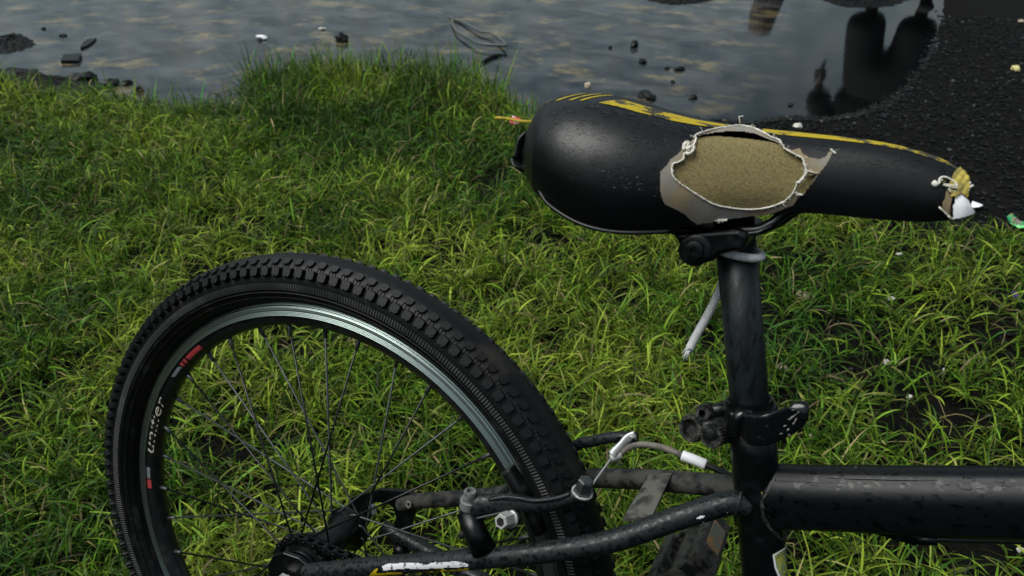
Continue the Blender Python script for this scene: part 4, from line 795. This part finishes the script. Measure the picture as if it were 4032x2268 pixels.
# yellow stripe near the ridge
def stripe(name, x0, x1, lo, hi, mat, skew=0., n_=60):
    v, f = [], []; M_ = 6
    for i in range(n_ + 1):
        x_ = x0 + (x1 - x0) * i / n_
        for k_ in range(M_ + 1):
            a_, b_ = (lo(x_), hi(x_)) if callable(lo) else (lo, hi); q = a_ + (b_ - a_) * k_ / M_; xa = x_ + skew * (k_ / M_)
            ii = int(np.clip(np.searchsorted(xx, xa), 1, len(xx) - 1)); t_ = (xa - xx[ii - 1]) / (xx[ii] - xx[ii - 1]); p0, p1 = sad_pt(ii - 1, q, .0004), sad_pt(ii, q, .0004)
            v.append(Vector((xa, -(p0[0] + (p1[0] - p0[0]) * t_), p0[1] + (p1[1] - p0[1]) * t_)))
    for i in range(n_):
        for k_ in range(M_): a_ = i * (M_ + 1) + k_; f.append((a_, a_ + M_ + 1, a_ + M_ + 2, a_ + 1))
    return mk(name, (v, f), mat, saddle)
Q_LO = lambda x_: float(np.interp(x_, [.20, .245, .28, .32, .36, .42, .46, .50], [.085, .085, .09, .085, .03, .02, .02, .02])); Q_HI = lambda x_: float(np.interp(x_, [.20, .245, .28, .32, .345, .36, .42, .46, .50], [.20, .195, .195, .185, .165, .16, .155, .15, .16]))
stripe('yellow_stripe', .262, .352, Q_LO, Q_HI, M['yellow'], skew=-.014)
stripe('yellow_stripe', .368, .500, Q_LO, Q_HI, M['yellow'])
for x0, w_ in ((.207, .004), (.2255, .0035), (.238, .0030), (.2475, .0028)): stripe('stripe_slash', x0, x0 + w_, .03, .195, M['yellowc'], skew=-.016, n_=8)
stripe('stripe_slash', .190, .197, .10, .22, M['yellowc'], skew=-.006, n_=8)
# torn nose: foam, white plastic, threads
def CN_(pts): return [(3650 + a_ / 6.036, 640 + b_ / 6.036) for a_, b_ in pts]
mk('nose_cloth', patch(tree, CN_([(480, 560), (445, 700), (425, 850), (372, 930), (365, 1050), (400, 1120), (470, 1190), (500, 1250), (560, 1240), (560, 1000), (600, 800), (640, 640)]), step=2, off=.0004), M['cloth'], saddle)
mk('nose_foam', patch(tree, CN_([(780, 110), (700, 180), (640, 230), (570, 345), (570, 410), (515, 455), (480, 570), (560, 790), (640, 820), (760, 720), (880, 830), (890, 700), (960, 480), (930, 350), (880, 210)]), step=2, off=lambda u, v: .0014 + .0004 * math.sin(u * .23) * math.cos(v * .17) + .0022 * max(0, (v - 690) / 90), depth=.56), M['nfoam'], saddle)
mk('nose_cap', patch(tree, CN_([(770, 725), (700, 770), (625, 830), (600, 950), (545, 1000), (540, 1180), (500, 1235), (660, 1215), (930, 1140), (955, 1105), (900, 900), (850, 820)]), step=2, off=lambda u, v: .0012 + .0050 * max(0, (v - 760) / 78), depth=.56), M['white'], saddle)
for pts in ([(540, 430), (440, 385), (360, 365), (295, 390), (265, 440), (285, 490), (230, 530)], [(545, 440), (620, 490), (675, 580), (620, 650), (560, 710), (480, 640)], [(480, 1240), (540, 1290), (580, 1385)], [(960, 500), (1050, 470), (1110, 445), (1030, 395)], [(1090, 470), (1000, 560), (930, 620), (910, 690)], [(780, 130), (760, 90), (775, 60)], [(560, 1290), (600, 1310)]):
    q = [onto(tree, a_, b_, .0022, .56)[0] for a_, b_ in CN_(pts)]; mk('loose_thread', tube(catmull(q, 4), .00065, 6), M['cord'], saddle)
q = onto(tree, *CN_([(175, 515)])[0], .002, .56)[0]; kb = stone_base(3, 2); mk('thread_knot', ([q + Vector(s_) * .0023 for s_ in kb[0]], kb[1]), M['cord'], saddle)
q0 = onto(tree, *CN_([(900, 240)])[0], .001, .56)[0]
for k_ in range(9):
    e_ = q0 + Vector((.004 + .004 * random.random(), -.002 * random.random(), -.001 - .0035 * k_ / 9 + .001)); mk('loose_thread', tube([q0 + Vector((0, 0, -.003 * k_ / 9)), e_, e_ + Vector((.0015, 0, random.uniform(-.001, .001)))], .0004, 4), M['cord'] if k_ < 4 else M['plastic'], saddle)
# tail bumper, rails, clamp head
mk('tail_bumper', tube(catmull([P(2082, 520, -.012), P(2062, 545, -.012), P(2052, 590, -.012), P(2046, 640, -.014), P(2056, 672, -.022)], 5), [(.002, .007), (.0026, .011), (.003, .012), (.003, .012), (.0015, .008)], 16, up=(0, 1, 0)), M['plastic'], saddle)
lip_px = [(2056, 660, -.028), (2078, 692, -.041), (2104, 730, -.051), (2138, 795, -.060), (2183, 836, -.066), (2262, 883, -.071), (2350, 912, -.073), (2438, 924, -.071), (2526, 925, -.067), (2632, 921, -.059)]
mk('skirt_lip', tube(catmull([P(u + 5, v - 9, y) for u, v, y in lip_px], 4), .0016, 8), M['vinyl'], saddle)
for s_ in (-1, 1):
    y = s_ * .0215
    mk('saddle_rail', tube(catmull([Vector((.235, s_ * .032, .792)), Vector((.285, s_ * .027, .776)), P(2760, 916, -.0215) * 1 if s_ < 0 else Vector((.325, y, .768)), P(2900, 908, -.0215) if s_ < 0 else Vector((.366, y, .777)), P(2985, 905, -.0215) if s_ < 0 else Vector((.380, y, .781)), P(3040, 880, -.0205) if s_ < 0 else Vector((.392, y, .788)), P(3150, 818, -.016) if s_ < 0 else Vector((.412, s_ * .016, .806)), Vector((.47, s_ * .010, .822))], 6), .0042, 14), M['paint'], saddle)
head = bevel(mk('saddle_clamp', prism([P(u, v, -.033) for u, v in C2b([(95, 1150), (150, 1215), (190, 1330), (262, 1402), (360, 1432), (480, 1402), (530, 1340), (760, 1300), (800, 1160), (700, 1110)])], (.004, .066, .002)), M['paint'], bike, smooth=False), .004, 3)
mk('clamp_bolt', lathe([(-.002, .012), (0, .0125), (.001, .011), (.001, .0075), (.004, .007), (.0045, .0055), (.0045, .003), (.002, .0028), (.002, .0005)], P(2735, 985, -.034), (0, -1, .05), 28), M['paint'], head, auto=40)
tag(mk('rail_scuff', tube([P(2850, 921, -.026), P(2920, 923, -.026), P(2985, 914, -.026), P(3040, 888, -.0248)], [.0004, .0010, .0012, .0005], 6), M['greysteel'], head))
# ---------------------------------------------------------------- rain on it all
drops('water_drops', tree, [(2150, 450), (2200, 410), (2400, 410), (2560, 440), (2800, 505), (2740, 540), (2690, 570), (2640, 620), (2590, 680), (2580, 740), (2480, 735), (2330, 720), (2230, 690), (2180, 640), (2140, 560)], 600, .0009, .0030, saddle, holes=(TEAR,))
drops('water_drops', tree, [(3100, 555), (3300, 568), (3480, 590), (3650, 640), (3740, 690), (3720, 720), (3560, 690), (3400, 660), (3260, 660), (3170, 600)], 170, .0008, .0027, saddle, holes=(TEAR, NOSE))
drops('water_drops', tree, [(2450, 720), (2640, 720), (2600, 810), (2500, 790), (2700, 830)], 50, .0006, .0017, saddle, holes=(TEAR,))
drops('water_drops', ttb, [(3090, 1840), (4032, 1845), (4032, 1925), (3100, 1915)], 210, .0007, .0027, top_tube)
drops('water_drops', tn, [(1300, 2215), (1900, 2165), (2300, 2110), (2650, 2000), (2880, 1930), (2880, 2010), (2500, 2110), (2000, 2215), (1300, 2262)], 200, .0006, .0022, stay_n)
drops('water_drops', bvh(post), [(2830, 1060), (2980, 1060), (3030, 1580), (2880, 1580)], 60, .0004, .0012, post)
# ================================================================== cord tied to the post, litter, stones
rope = empty('rope'); rope.matrix_world = ROOT; tag(rope, 'white twisted cord tied round the seat post with a frayed tail', 'rope')
pz = seat(.7635); f1 = Vector((0, -1, 0)); f2 = SA.cross(f1).normalized(); lp = []
for q in np.linspace(0, 2 * math.pi, 40):
    lp.append(pz + f1 * (math.cos(q) * .0182) + f2 * (math.sin(q) * .0182) + SA * (.0062 * math.sin(q + math.pi) * -1 * (1 if f2.x < 0 else -1)))
def strands(pts, r, tw=900, n_=3):
    parts = []; pts = [Vector(p_) for p_ in pts]; d = 0.
    acc = [0.]
    for i in range(1, len(pts)): acc.append(acc[-1] + (pts[i] - pts[i - 1]).length)
    for k_ in range(n_):
        out = []
        for i, p_ in enumerate(pts):
            t_ = (pts[min(i + 1, len(pts) - 1)] - pts[max(i - 1, 0)]).normalized(); s_ = t_.cross(Vector((.3, .9, .2))).normalized(); w_ = s_.cross(t_); an = acc[i] * tw + 2.094 * k_
            out.append(p_ + (s_ * math.cos(an) + w_ * math.sin(an)) * r * .55)
        parts.append(tube(out, r * .62, 7))
    return join(*parts)
def dens_(pts, n_): return catmull(pts, n_)
mk('loop', strands(dens_(lp, 4), .0030), M['rope'], rope)
kn = [P(2850, 1060, .022), P(2838, 1130, .024), P(2812, 1190, .022), P(2776, 1260, .020), P(2742, 1320, .018), P(2716, 1372, .017)]
mk('tail', strands(dens_(kn, 14), .0034), M['rope'], rope)
fr = []
for _ in range(26):
    a_ = kn[-1] + Vector((random.uniform(-.0025, .0025), random.uniform(-.002, .002), 0)); d = (kn[-1] - kn[-2]).normalized() * random.uniform(.004, .010) + Vector((random.uniform(-.003, .003), random.uniform(-.002, .002), random.uniform(-.002, .002)))
    fr.append(tube([a_, a_ + d * .6, a_ + d], [.0005, .0004, .0002], 4))
mk('frayed_tip', join(*fr), M['rope'], rope)
def on_ground(name, u, v, label, cat, wpx, mat, asp=(1, .8, .6), rot=0., group=None, zoff=0., seed=0, sub=2, z=0.):
    g_ = G(u, v, z); d = (g_ - CAM_W.translation).length; r = wpx * d / FPX / 2; bv, bf = stone_base(seed + 20, sub)
    # soften the random icosphere, then squash it to the stone's proportions
    c_, s_ = math.cos(rot), math.sin(rot); q = bv * (r * np.array(asp)); q = q @ np.array([[c_, s_, 0], [-s_, c_, 0], [0, 0, 1]])
    o = mk(name, ([Vector(p_) for p_ in q], bf.tolist()), mat, None, smooth=False); o.location = (g_.x, g_.y, g_.z + r * asp[2] * .35 + zoff); return tag(o, label, cat, group)
M['wetstone'] = pm('wet_dark_stone', (.005, .006, .006), (.016, .016, .015), 60, .5, .7, .4, .55, bump=.6, bscale=120, spec=.2)
M['palestone'] = pm('pale_stone', (.55, .53, .48), (.35, .32, .27), 60, .5, .7, .6, bump=.4, bscale=200)
M['tanstone'] = pm('tan_stone', (.42, .35, .26), (.25, .2, .15), 70, .5, .7, .7, bump=.4, bscale=200)
M['ystone'] = pm('yellow_stone', (.62, .56, .25), (.4, .35, .18), 70, .5, .7, .5)
gw = 'dark stones standing out of the puddle'
for i, (u, v, w_, asp, lab) in enumerate([(1346, 163, 56, (1, .9, .85), 'round dark wet stone alone in the puddle above the tall grass'),
        (2498, 185, 38, (1, .8, 1.0), 'upright dark stone in the puddle straight above the saddle hump'), (2529, 246, 36, (1, .8, .6), 'low dark stone just below the upright stone in the puddle'),
        (2675, 277, 42, (1.1, .8, .55), 'flat dark stone in the puddle right of the low stone'), (2546, 382, 92, (1.1, .7, .35), 'long flat black stone at the puddle edge just behind the saddle'),
        (2627, 271, 22, (1, .8, .6), 'small dark pebble left of the flat stone in the puddle'), (3113, 415, 26, (1, .8, .5), 'small dark pebble in shallow water by the gravel shore'),
        (2403, 190, 16, (1, .8, .9), 'tiny dark pebble left of the upright stone in the puddle'), (2728, 388, 40, (1, .8, .6), 'dark clod of earth in the shallows behind the saddle'),
        (2650, 325, 22, (1, .8, .6), 'dark bit of earth between the flat stones in the puddle'), (248, 141, 22, (1.2, .8, .5), 'small dark lump in the puddle at the far left'), (172, 115, 17, (1, .8, .6), 'tiny dark lump above the mud island at left')]):
    on_ground('stone', u, v, lab, 'stone', w_, M['wetstone'], asp, rot=i * 1.3, group=gw, seed=i, z=WATER_Z)
for i, (u, v, w_, asp, lab, mat) in enumerate([(1031, 154, 42, (1.1, .7, .45), 'bright white scrap lying in the puddle left of the round stone', 'white'), (1267, 117, 24, (1.2, .7, .4), 'small white scrap in the puddle just above the round stone', 'palestone'),
        (3140, 503, 38, (1.2, .8, .5), 'white oval pebble on the black gravel just above the saddle', 'palestone'), (3997, 278, 34, (1.1, .8, .6), 'yellowish pebble on the black gravel near the right edge', 'ystone'),
        (4020, 90, 22, (1, .8, .6), 'pinkish pebble on the gravel at the upper right edge', 'tanstone'),
        (3500, 1195, 27, (1.2, .8, .6), 'white pebble in thin grass below the saddle nose', 'palestone'), (3572, 1583, 22, (1.2, .8, .6), 'small white pebble in the grass above the top tube', 'palestone'), (3483, 1447, 30, (1, .8, .7), 'pale crumbly lump in thin grass right of the seat post', 'palestone'),
        (3155, 1182, 44, (1.3, .8, .5), 'cream coloured chip in the grass right of the white cord', 'tanstone'), (3185, 1742, 30, (1, .9, .7), 'tan pebble in grass behind the clamp lever', 'tanstone'), (3535, 1018, 20, (1.2, .8, .6), 'little white pebble in grass just under the saddle', 'palestone'),
        (313, 1073, 30, (1.1, .8, .6), 'whitish pebble in the grass left of the rear tyre', 'palestone'), (3075, 1470, 52, (1.2, .8, .4), 'flat grey brown stone in grass right of the seat post', 'tanstone'), (2315, 345, 30, (1.0, .8, .9), 'pale broken chip at the puddle edge behind the saddle tail', 'tanstone'),
        (4010, 2190, 26, (1, .9, .7), 'white lump in the grass at the lower right edge', 'palestone'), (3712, 1475, 18, (1, .8, .7), 'tiny white stone in the sparse turf at right', 'palestone')]):
    on_ground('pebble' if mat != 'white' else 'scrap', u, v, lab, 'pebble' if mat != 'white' else 'scrap', w_, M[mat], asp, rot=i * .7, seed=40 + i, zoff=.012 if v > 600 else .004, z=WATER_Z if v < 200 and u < 2000 else 0.)
def sheet(name, pts, mat, label, cat, thick=.0012, z=0., lift=.02, curl=.004):
    c_ = [G(a_, b_, z) for a_, b_ in pts]; top = [q + Vector((0, 0, lift + curl * math.sin(i * 2.1))) for i, q in enumerate(c_)]
    return tag(mk(name, prism(top, (0, 0, -thick)), mat, None, smooth=False), label, cat)
M['redp'] = pm('red_paper', (.55, .03, .04), (.8, .75, .75), 45, .56, .58, .5); M['pinkp'] = pm('pink_paper', (.65, .16, .22), (.75, .7, .7), 90, .5, .55, .5)
mt, n, l, b = NT('iridescent_foil'); M['foil'] = mt
t = n.new('ShaderNodeTexCoord'); sp = n.new('ShaderNodeTexNoise'); sp.inputs['Scale'].default_value = 60; l.new(t.outputs['Object'], sp.inputs['Vector']); cr = n.new('ShaderNodeValToRGB')
for p_, c_ in ((.30, (.01, .20, .10, 1)), (.48, (.02, .45, .16, 1)), (.56, (.40, .45, .12, 1)), (.64, (.4, .15, .3, 1))): cr.color_ramp.elements.new(p_).color = c_
l.new(sp.outputs[0], cr.inputs[0]); l.new(cr.outputs[0], b.inputs['Base Color']); b.inputs['Roughness'].default_value = .3; b.inputs['Metallic'].default_value = .4
M['purple'] = pm('purple_foil', (.04, .04, .16), (.25, .06, .22), 80, .48, .58, .3, metal=.3)
sheet('paper_scrap', [(2004, 566), (2018, 553), (2046, 555), (2052, 574), (2040, 586), (2010, 580)], M['redp'], 'red and white paper scrap in grass at the saddle tail', 'litter', lift=.09)
sheet('paper_scrap', [(838, 456), (858, 454), (860, 470), (846, 482)], M['pinkp'], 'pink scrap in the grass below the tall tuft', 'litter', lift=.03)
sheet('paper_scrap', [(3809, 822), (3818, 813), (3848, 814), (3864, 826), (3850, 837), (3812, 834)], M['white'], 'white paper scrap on gravel beside the saddle nose', 'litter', lift=.016)
sheet('foil_wrapper', [(3958, 868), (3975, 862), (4010, 880), (4050, 894), (4050, 916), (4005, 908), (3970, 896)], M['foil'], 'shiny green wrapper at the gravel edge on the right', 'litter', lift=.014, curl=.006)
sheet('foil_wrapper', [(3966, 1182), (3984, 1174), (4008, 1200), (4012, 1222), (3990, 1214)], M['purple'], 'dark purple foil scrap in the thin grass at right', 'litter', lift=.022)
ya = [G(1950, 464, .10), G(1990, 466, .105), G(2045, 477, .10), G(2110, 481, .10), G(2240, 500, .09)]
tag(mk('plastic_strip', tube(catmull(ya, 5), [(.0065, .0012)], 8, up=(0, 0, 1)) if False else tube(catmull(ya, 5), .0052, 8), M['yellowc']), 'thin bright yellow strip lying across grass behind the saddle', 'strip')
lf = [P(2537, 1997, .0), P(2548, 1984, -.002), P(2572, 1971, -.004), P(2587, 1969, -.005), P(2586, 1976, -.006), P(2566, 1991, -.006), P(2542, 2001, -.004)]
lo = mk('fallen_leaf', prism([q + Vector((0, -.0012, .0016)) for q in lf], (0, 0, -.0006)), M['yellowc'], None, smooth=False); lo.matrix_world = ROOT; tag(lo, 'small yellow leaf stuck on the muddy stay bridge', 'leaf')
# things out in the puddle
M['board'] = pm('wet_board', (.008, .011, .012), (.02, .022, .02), 40, .5, .7, .45, .6, bump=.4, spec=.2)
pl = [G(242, 252, WATER_Z), G(255, 226, WATER_Z), G(322, 221, WATER_Z), G(312, 250, WATER_Z)]
bd = mk('board', prism([q + Vector((0, 0, .016)) for q in pl], (0, 0, -.022)), M['board'], None, smooth=False); tag(bd, 'small dark wet board lying in the puddle at the left bank', 'board')
for pts, lab in (([(318, 196), (345, 186), (372, 166), (380, 156), (350, 160), (330, 172)], 'dark bent scrap of rubber floating above the little board'), ([(115, 284), (140, 276), (150, 280), (130, 290)], 'dark flat bit in shallow water at the left bank')):
    s_ = mk('scrap', prism([G(a_, b_, WATER_Z) + Vector((0, 0, .010)) for a_, b_ in pts], (0, 0, -.014)), M['board'], None, smooth=False); tag(s_, lab, 'scrap')
def C4(pts): return [(900 + a_ / 2.0608, b_ / 2.0608) for a_, b_ in pts]
wl_ = C4([(1795, 148), (1815, 165), (1822, 215), (1850, 275), (1905, 318), (1960, 352), (2020, 388), (2100, 404), (2220, 410), (2250, 406), (2205, 352), (2120, 300), (2045, 282), (1965, 235), (1890, 190), (1830, 168)])
wp = [G(a_, b_, WATER_Z) + Vector((0, 0, .006 + .02 * math.sin(i / 15 * 3.14))) for i, (a_, b_) in enumerate(wl_)]
M['reed'] = pm('wet_reed', (.07, .085, .085), (.12, .10, .06), 30, .5, .7, .4)
tag(mk('reed_and_reflection', tube(catmull(wp, 4), .0075, 8), M['reed']), 'grey bent reed and its modelled reflection looped on the puddle beyond the tall grass', 'reed')  # one half of the loop is the reed's reflection, built solid
tag(mk('twig', tube([G(a_, b_, WATER_Z) + Vector((0, 0, .008)) for a_, b_ in C4([(2040, 528), (2090, 500), (2150, 468), (2212, 452)])], [.003, .008, .011, .004], 8), M['wetstone']), 'dark tapering twig in the puddle below the bent reed', 'twig')
# islands of mud
M['mud'] = pm('black_mud', (.004, .005, .005), (.014, .014, .013), 30, .5, .7, .5, .7, spec=.12, bump=1, bscale=90, dist=.01)
def mound(name, poly, h, label, n_=26):
    c_ = [G(a_, b_, WATER_Z) for a_, b_ in poly]; cx = sum((q for q in c_), Vector()) / len(c_); pp = catmull(c_ + [c_[0]], 5)[:-1]; v, f = [], []; R3 = 7; k_ = len(pp)
    for r in range(R3):
        t_ = r / R3
        for i, q in enumerate(pp):
            p_ = q.lerp(cx, t_); w_ = 1 + .10 * math.sin(i * 2.3) * (1 - t_); v.append(Vector((cx.x + (p_.x - cx.x) * w_, cx.y + (p_.y - cx.y) * w_, WATER_Z - .012 + (h + .012) * math.sin(t_ * 1.57) * random.uniform(.75, 1.15))))
    v.append(Vector((cx.x, cx.y, WATER_Z + h)))
    for r in range(R3 - 1):
        for i in range(k_): f.append((r * k_ + i, r * k_ + (i + 1) % k_, (r + 1) * k_ + (i + 1) % k_, (r + 1) * k_ + i))
    for i in range(k_): f.append(((R3 - 1) * k_ + i, (R3 - 1) * k_ + (i + 1) % k_, k_ * R3))
    return tag(mk(name, (v, f), M['mud'], None, smooth=False), label, 'mud')
mound('mud_island', [(-120, 150), (0, 135), (70, 122), (130, 145), (165, 178), (120, 195), (60, 215), (-120, 230)], .03, 'low black mud island at the left edge of the puddle')
mound('mud_island', [(2480, -6), (2560, 14), (2640, 26), (2730, 22), (2850, 2), (2900, -14), (2700, -30), (2560, -26)], .022, 'long black mud bar at the top edge of the puddle')
mound('mud_island', [(3160, -8), (3230, 12), (3290, 34), (3420, 40), (3560, 30), (3640, 0), (3500, -30), (3260, -24)], .02, 'black mud bar at the top right of the puddle')
mound('mud_and_shade_bank', [(-120, 262), (60, 252), (190, 286), (330, 300), (470, 332), (525, 372), (400, 396), (200, 385), (60, 350), (-120, 330)], .022, 'black bank of mud and grass shade at the left edge of the puddle')  # mound added to darken the bank: mud and grass shade in one
for i, (u, v, w_) in enumerate([(60, 300, 60), (330, 310, 70), (440, 330, 56), (545, 350, 40), (300, 300, 44), (500, 325, 40)]):
    on_ground('clod', u, v + 6, ['dark clod at the far left bank', 'large dark clod among the grass left of the board', 'dark clod under yellowish water at the left bank', 'dark clod at the bank left of the tall tuft', 'dark clod just below the floating board', 'flat clod between two others at left bank'][i], 'clod', w_, M['wetstone'], (1.2, .9, .6), rot=i, group='dark clods along the left bank', seed=70 + i, sub=2, z=WATER_Z)

# ---------------------------------------------------------------- across the water, above the frame: what the puddle mirrors
def skinned(name, verts, edges, radii, mat, parent, sub=2):
    me = D.meshes.new(name); me.from_pydata([Vector(q) for q in verts], edges, []); me.materials.append(mat); o = D.objects.new(name, me); COL.objects.link(o); o.parent = parent
    sk = o.modifiers.new('skin', 'SKIN'); sk.use_smooth_shade = True; ly = me.skin_vertices[0] if me.skin_vertices else None
    if ly is None:
        bm = bmesh.new(); bm.from_mesh(me); bm.verts.layers.skin.verify(); bm.to_mesh(me); bm.free(); ly = me.skin_vertices[0]
    for i, r in enumerate(radii): ly.data[i].radius = r if isinstance(r, tuple) else (r, r)
    ly.data[0].use_root = True
    sb_ = o.modifiers.new('smooth', 'SUBSURF'); sb_.levels = sb_.render_levels = sub; return o
PD = 6.0; dd = (ROOT.to_3x3() @ ray_b(3478, 261)); hz_ = Vector((dd.x, dd.y, 0)).normalized(); pp_ = Vector((CAM_W.translation.x, CAM_W.translation.y, 0)) + hz_ * PD
hC = -(CAM_W.translation.z + dd.z / math.hypot(dd.x, dd.y) * PD)                    # crotch height that mirrors where the picture shows it
man = empty('person', (pp_.x, pp_.y, .03)); man.rotation_euler = (0, 0, math.atan2(-hz_.y, -hz_.x) + math.pi / 2)
tag(man, 'person in dark loose clothes standing across the puddle, mirrored in the water', 'person'); print('crotch', hC)
M['skin'] = pm('brown_skin', (.06, .035, .025), rough=.5); M['cloth1'] = pm('dark_trousers', (.012, .013, .016), (.02, .022, .024), 30, .4, .6, .9); M['cloth2'] = pm('dark_coat', (.016, .016, .018), (.026, .026, .028), 30, .4, .6, .9); M['hair'] = pm('black_hair', (.01, .009, .008), rough=.5)
c = hC + .05; k = 1.0
# +x is the person's left (picture right), -y faces the camera
body_v = [(0, 0, c + .06), (0, 0, c + .22), (0, 0, c + .42), (0, -.005, c + .54), (0, -.01, c + .62), (0, -.015, c + .72), (0, -.02, c + .80),
          (.17, 0, c + .46), (.26, 0, c + .24), (.28, -.03, c + .02), (-.17, 0, c + .46), (-.35, 0, c + .24), (-.40, -.03, c + .06),
          (.10, 0, c - .06), (.14, -.01, c - .36), (.15, .01, .08), (.15, -.14, .035), (-.11, 0, c - .06), (-.15, -.01, c - .36), (-.17, .01, .08), (-.18, -.14, .035)]
body_e = [(0, 1), (1, 2), (2, 3), (3, 4), (4, 5), (5, 6), (2, 7), (7, 8), (8, 9), (2, 10), (10, 11), (11, 12), (0, 13), (13, 14), (14, 15), (15, 16), (0, 17), (17, 18), (18, 19), (19, 20)]
body = skinned('body', body_v, body_e, [.12, .12, .13, .06, .055, .095, .075, .06, .045, .034, .06, .045, .034, .085, .058, .042, .035, .085, .058, .042, .035], M['skin'], man)
for s_ in (-1, 1):
    wx_, wz_ = (.28, c + .02) if s_ > 0 else (-.40, c + .06)
    hv = [(wx_, -.03, wz_), (wx_ + s_ * .002, -.04, wz_ - .05), (wx_, -.045, wz_ - .09)]; he = [(0, 1), (1, 2)]; hr = [.028, (.036, .024), (.036, .020)]
    for q in range(4):
        y0 = -.075 + q * .020; k_ = len(hv); hv += [(wx_, y0, wz_ - .115), (wx_ - s_ * .006, y0 - .003, wz_ - .15 + abs(q - 1.4) * .006), (wx_ - s_ * .018, y0 - .005, wz_ - .178 + abs(q - 1.4) * .009)]; he += [(2, k_), (k_, k_ + 1), (k_ + 1, k_ + 2)]; hr += [.0095, .0088, .0075]
    k_ = len(hv); hv += [(wx_ - s_ * .004, -.082, wz_ - .065), (wx_ - s_ * .010, -.100, wz_ - .105)]; he += [(1, k_), (k_, k_ + 1)]; hr += [.011, .009]
    skinned('hand', hv, he, [tuple(1.45 * s_2 for s_2 in q) if isinstance(q, tuple) else 1.3 * q for q in hr], M['skin'], man)
skinned('trousers', [(0, 0, c + .16), (0, 0, c + .05), (.12, 0, c - .10), (.15, 0, c - .34), (.15, 0, .12), (-.15, 0, c - .10), (-.17, 0, c - .34), (-.19, 0, .12)], [(0, 1), (1, 2), (2, 3), (3, 4), (1, 5), (5, 6), (6, 7)], [(.24, .15), (.24, .15), (.20, .14), (.20, .14), (.195, .14), (.20, .14), (.20, .14), (.20, .14)], M['cloth1'], man)
skinned('coat', [(0, 0, c + .02), (0, 0, c + .22), (0, 0, c + .44), (0, -.005, c + .53), (.19, 0, c + .45), (.29, 0, c + .24), (.29, -.02, c + .06), (-.19, 0, c + .45), (-.37, 0, c + .24), (-.40, -.02, c + .10)], [(0, 1), (1, 2), (2, 3), (2, 4), (4, 5), (5, 6), (2, 7), (7, 8), (8, 9)], [(.32, .17), (.30, .17), (.22, .14), (.08, .08), .095, .09, .075, .10, .105, .100], M['cloth2'], man)
skinned('hair', [(0, .03, c + .74), (0, .02, c + .82), (0, -.03, c + .865)], [(0, 1), (1, 2)], [.080, .088, .066], M['hair'], man)
for s_ in (-1, 1):
    mk('eye', lathe([(-.012, .001), (-.008, .009), (0, .012), (.008, .009), (.012, .001)], (s_ * .033, -.104, c + .755), YA, 10), M['white'], man); mk('ear', lathe([(-.006, .004), (-.005, .022), (.005, .026), (.006, .004)], (s_ * .095, .0, c + .735), (1, 0, 0), 12), M['skin'], man)
    mk('shoe', tube(catmull([(s_ * .155, .06, .04), (s_ * .16, -.04, .05), (s_ * .163, -.16, .035), (s_ * .165, -.20, .03)], 4), [(.038, .035), (.042, .045), (.045, .032), (.026, .02)], 14, up=(0, 0, 1)), M['cloth1'], man)
mk('nose', tube([(0, -.095, c + .765), (0, -.118, c + .725), (0, -.108, c + .712)], [.008, .014, .008], 8), M['skin'], man); mk('mouth', tube([(-.024, -.098, c + .685), (0, -.105, c + .683), (.024, -.098, c + .685)], [.003, .006, .003], 8), pm('lips', (.2, .07, .06)), man)
# an old stump on the far bank
sd_ = ROOT.to_3x3() @ ray_b(3006, 112); sh = Vector((sd_.x, sd_.y, 0)).normalized(); s0 = Vector((CAM_W.translation.x, CAM_W.translation.y, 0)) + sh * 6.2; sz = -(CAM_W.translation.z + sd_.z / math.hypot(sd_.x, sd_.y) * 6.2)
M['bark'] = pm('brown_wood', (.10, .07, .04), (.05, .035, .02), 20, .4, .6, .9, bump=1, bscale=40, dist=.02, stretch=(1, 1, .3))
tag(mk('stump', tube([(s0.x, s0.y, -.05), (s0.x + .01, s0.y, .15), (s0.x - .02, s0.y, sz * .7), (s0.x - .03, s0.y, sz)], [.12, .105, .10, .085], 14), M['bark']), 'brown wooden stump on the far bank, mirrored in the puddle', 'stump')

# ---------------------------------------------------------------- unseen leaf belt added behind the camera to darken the bicycle's sides
N = 15000; an = rng.uniform(R_(168), R_(372), N); rr_ = 10.5 + 2.6 * rng.random(N) + 1.2 * np.sin(an * 7); hh_ = rng.random(N) ** .85 * (4.9 + 1.0 * np.sin(an * 11) + .8 * np.sin(an * 23))
ce = np.stack([.4 + rr_ * np.cos(an), .3 + rr_ * np.sin(an), hh_], -1); a1 = rng.normal(size=(N, 3)); a1 /= np.linalg.norm(a1, axis=1)[:, None]; a2 = np.cross(a1, rng.normal(size=(N, 3))); a2 /= np.linalg.norm(a2, axis=1)[:, None]
sz_ = rng.uniform(.16, .38, N)[:, None]; V = np.stack([ce - a1 * sz_, ce + a2 * sz_ * .55, ce + a1 * sz_, ce - a2 * sz_ * .55], 1).reshape(-1, 3); F = np.arange(4 * N).reshape(-1, 4)
lc = np.array([.030, .050, .014]) * rng.uniform(.5, 1.3, (N, 1)); tag(np_mesh('added_leaf_belt', V, F, M['grass'], np.repeat(np.concatenate([lc, np.ones((N, 1))], 1), 4, 0), smooth=False), kind='stuff')
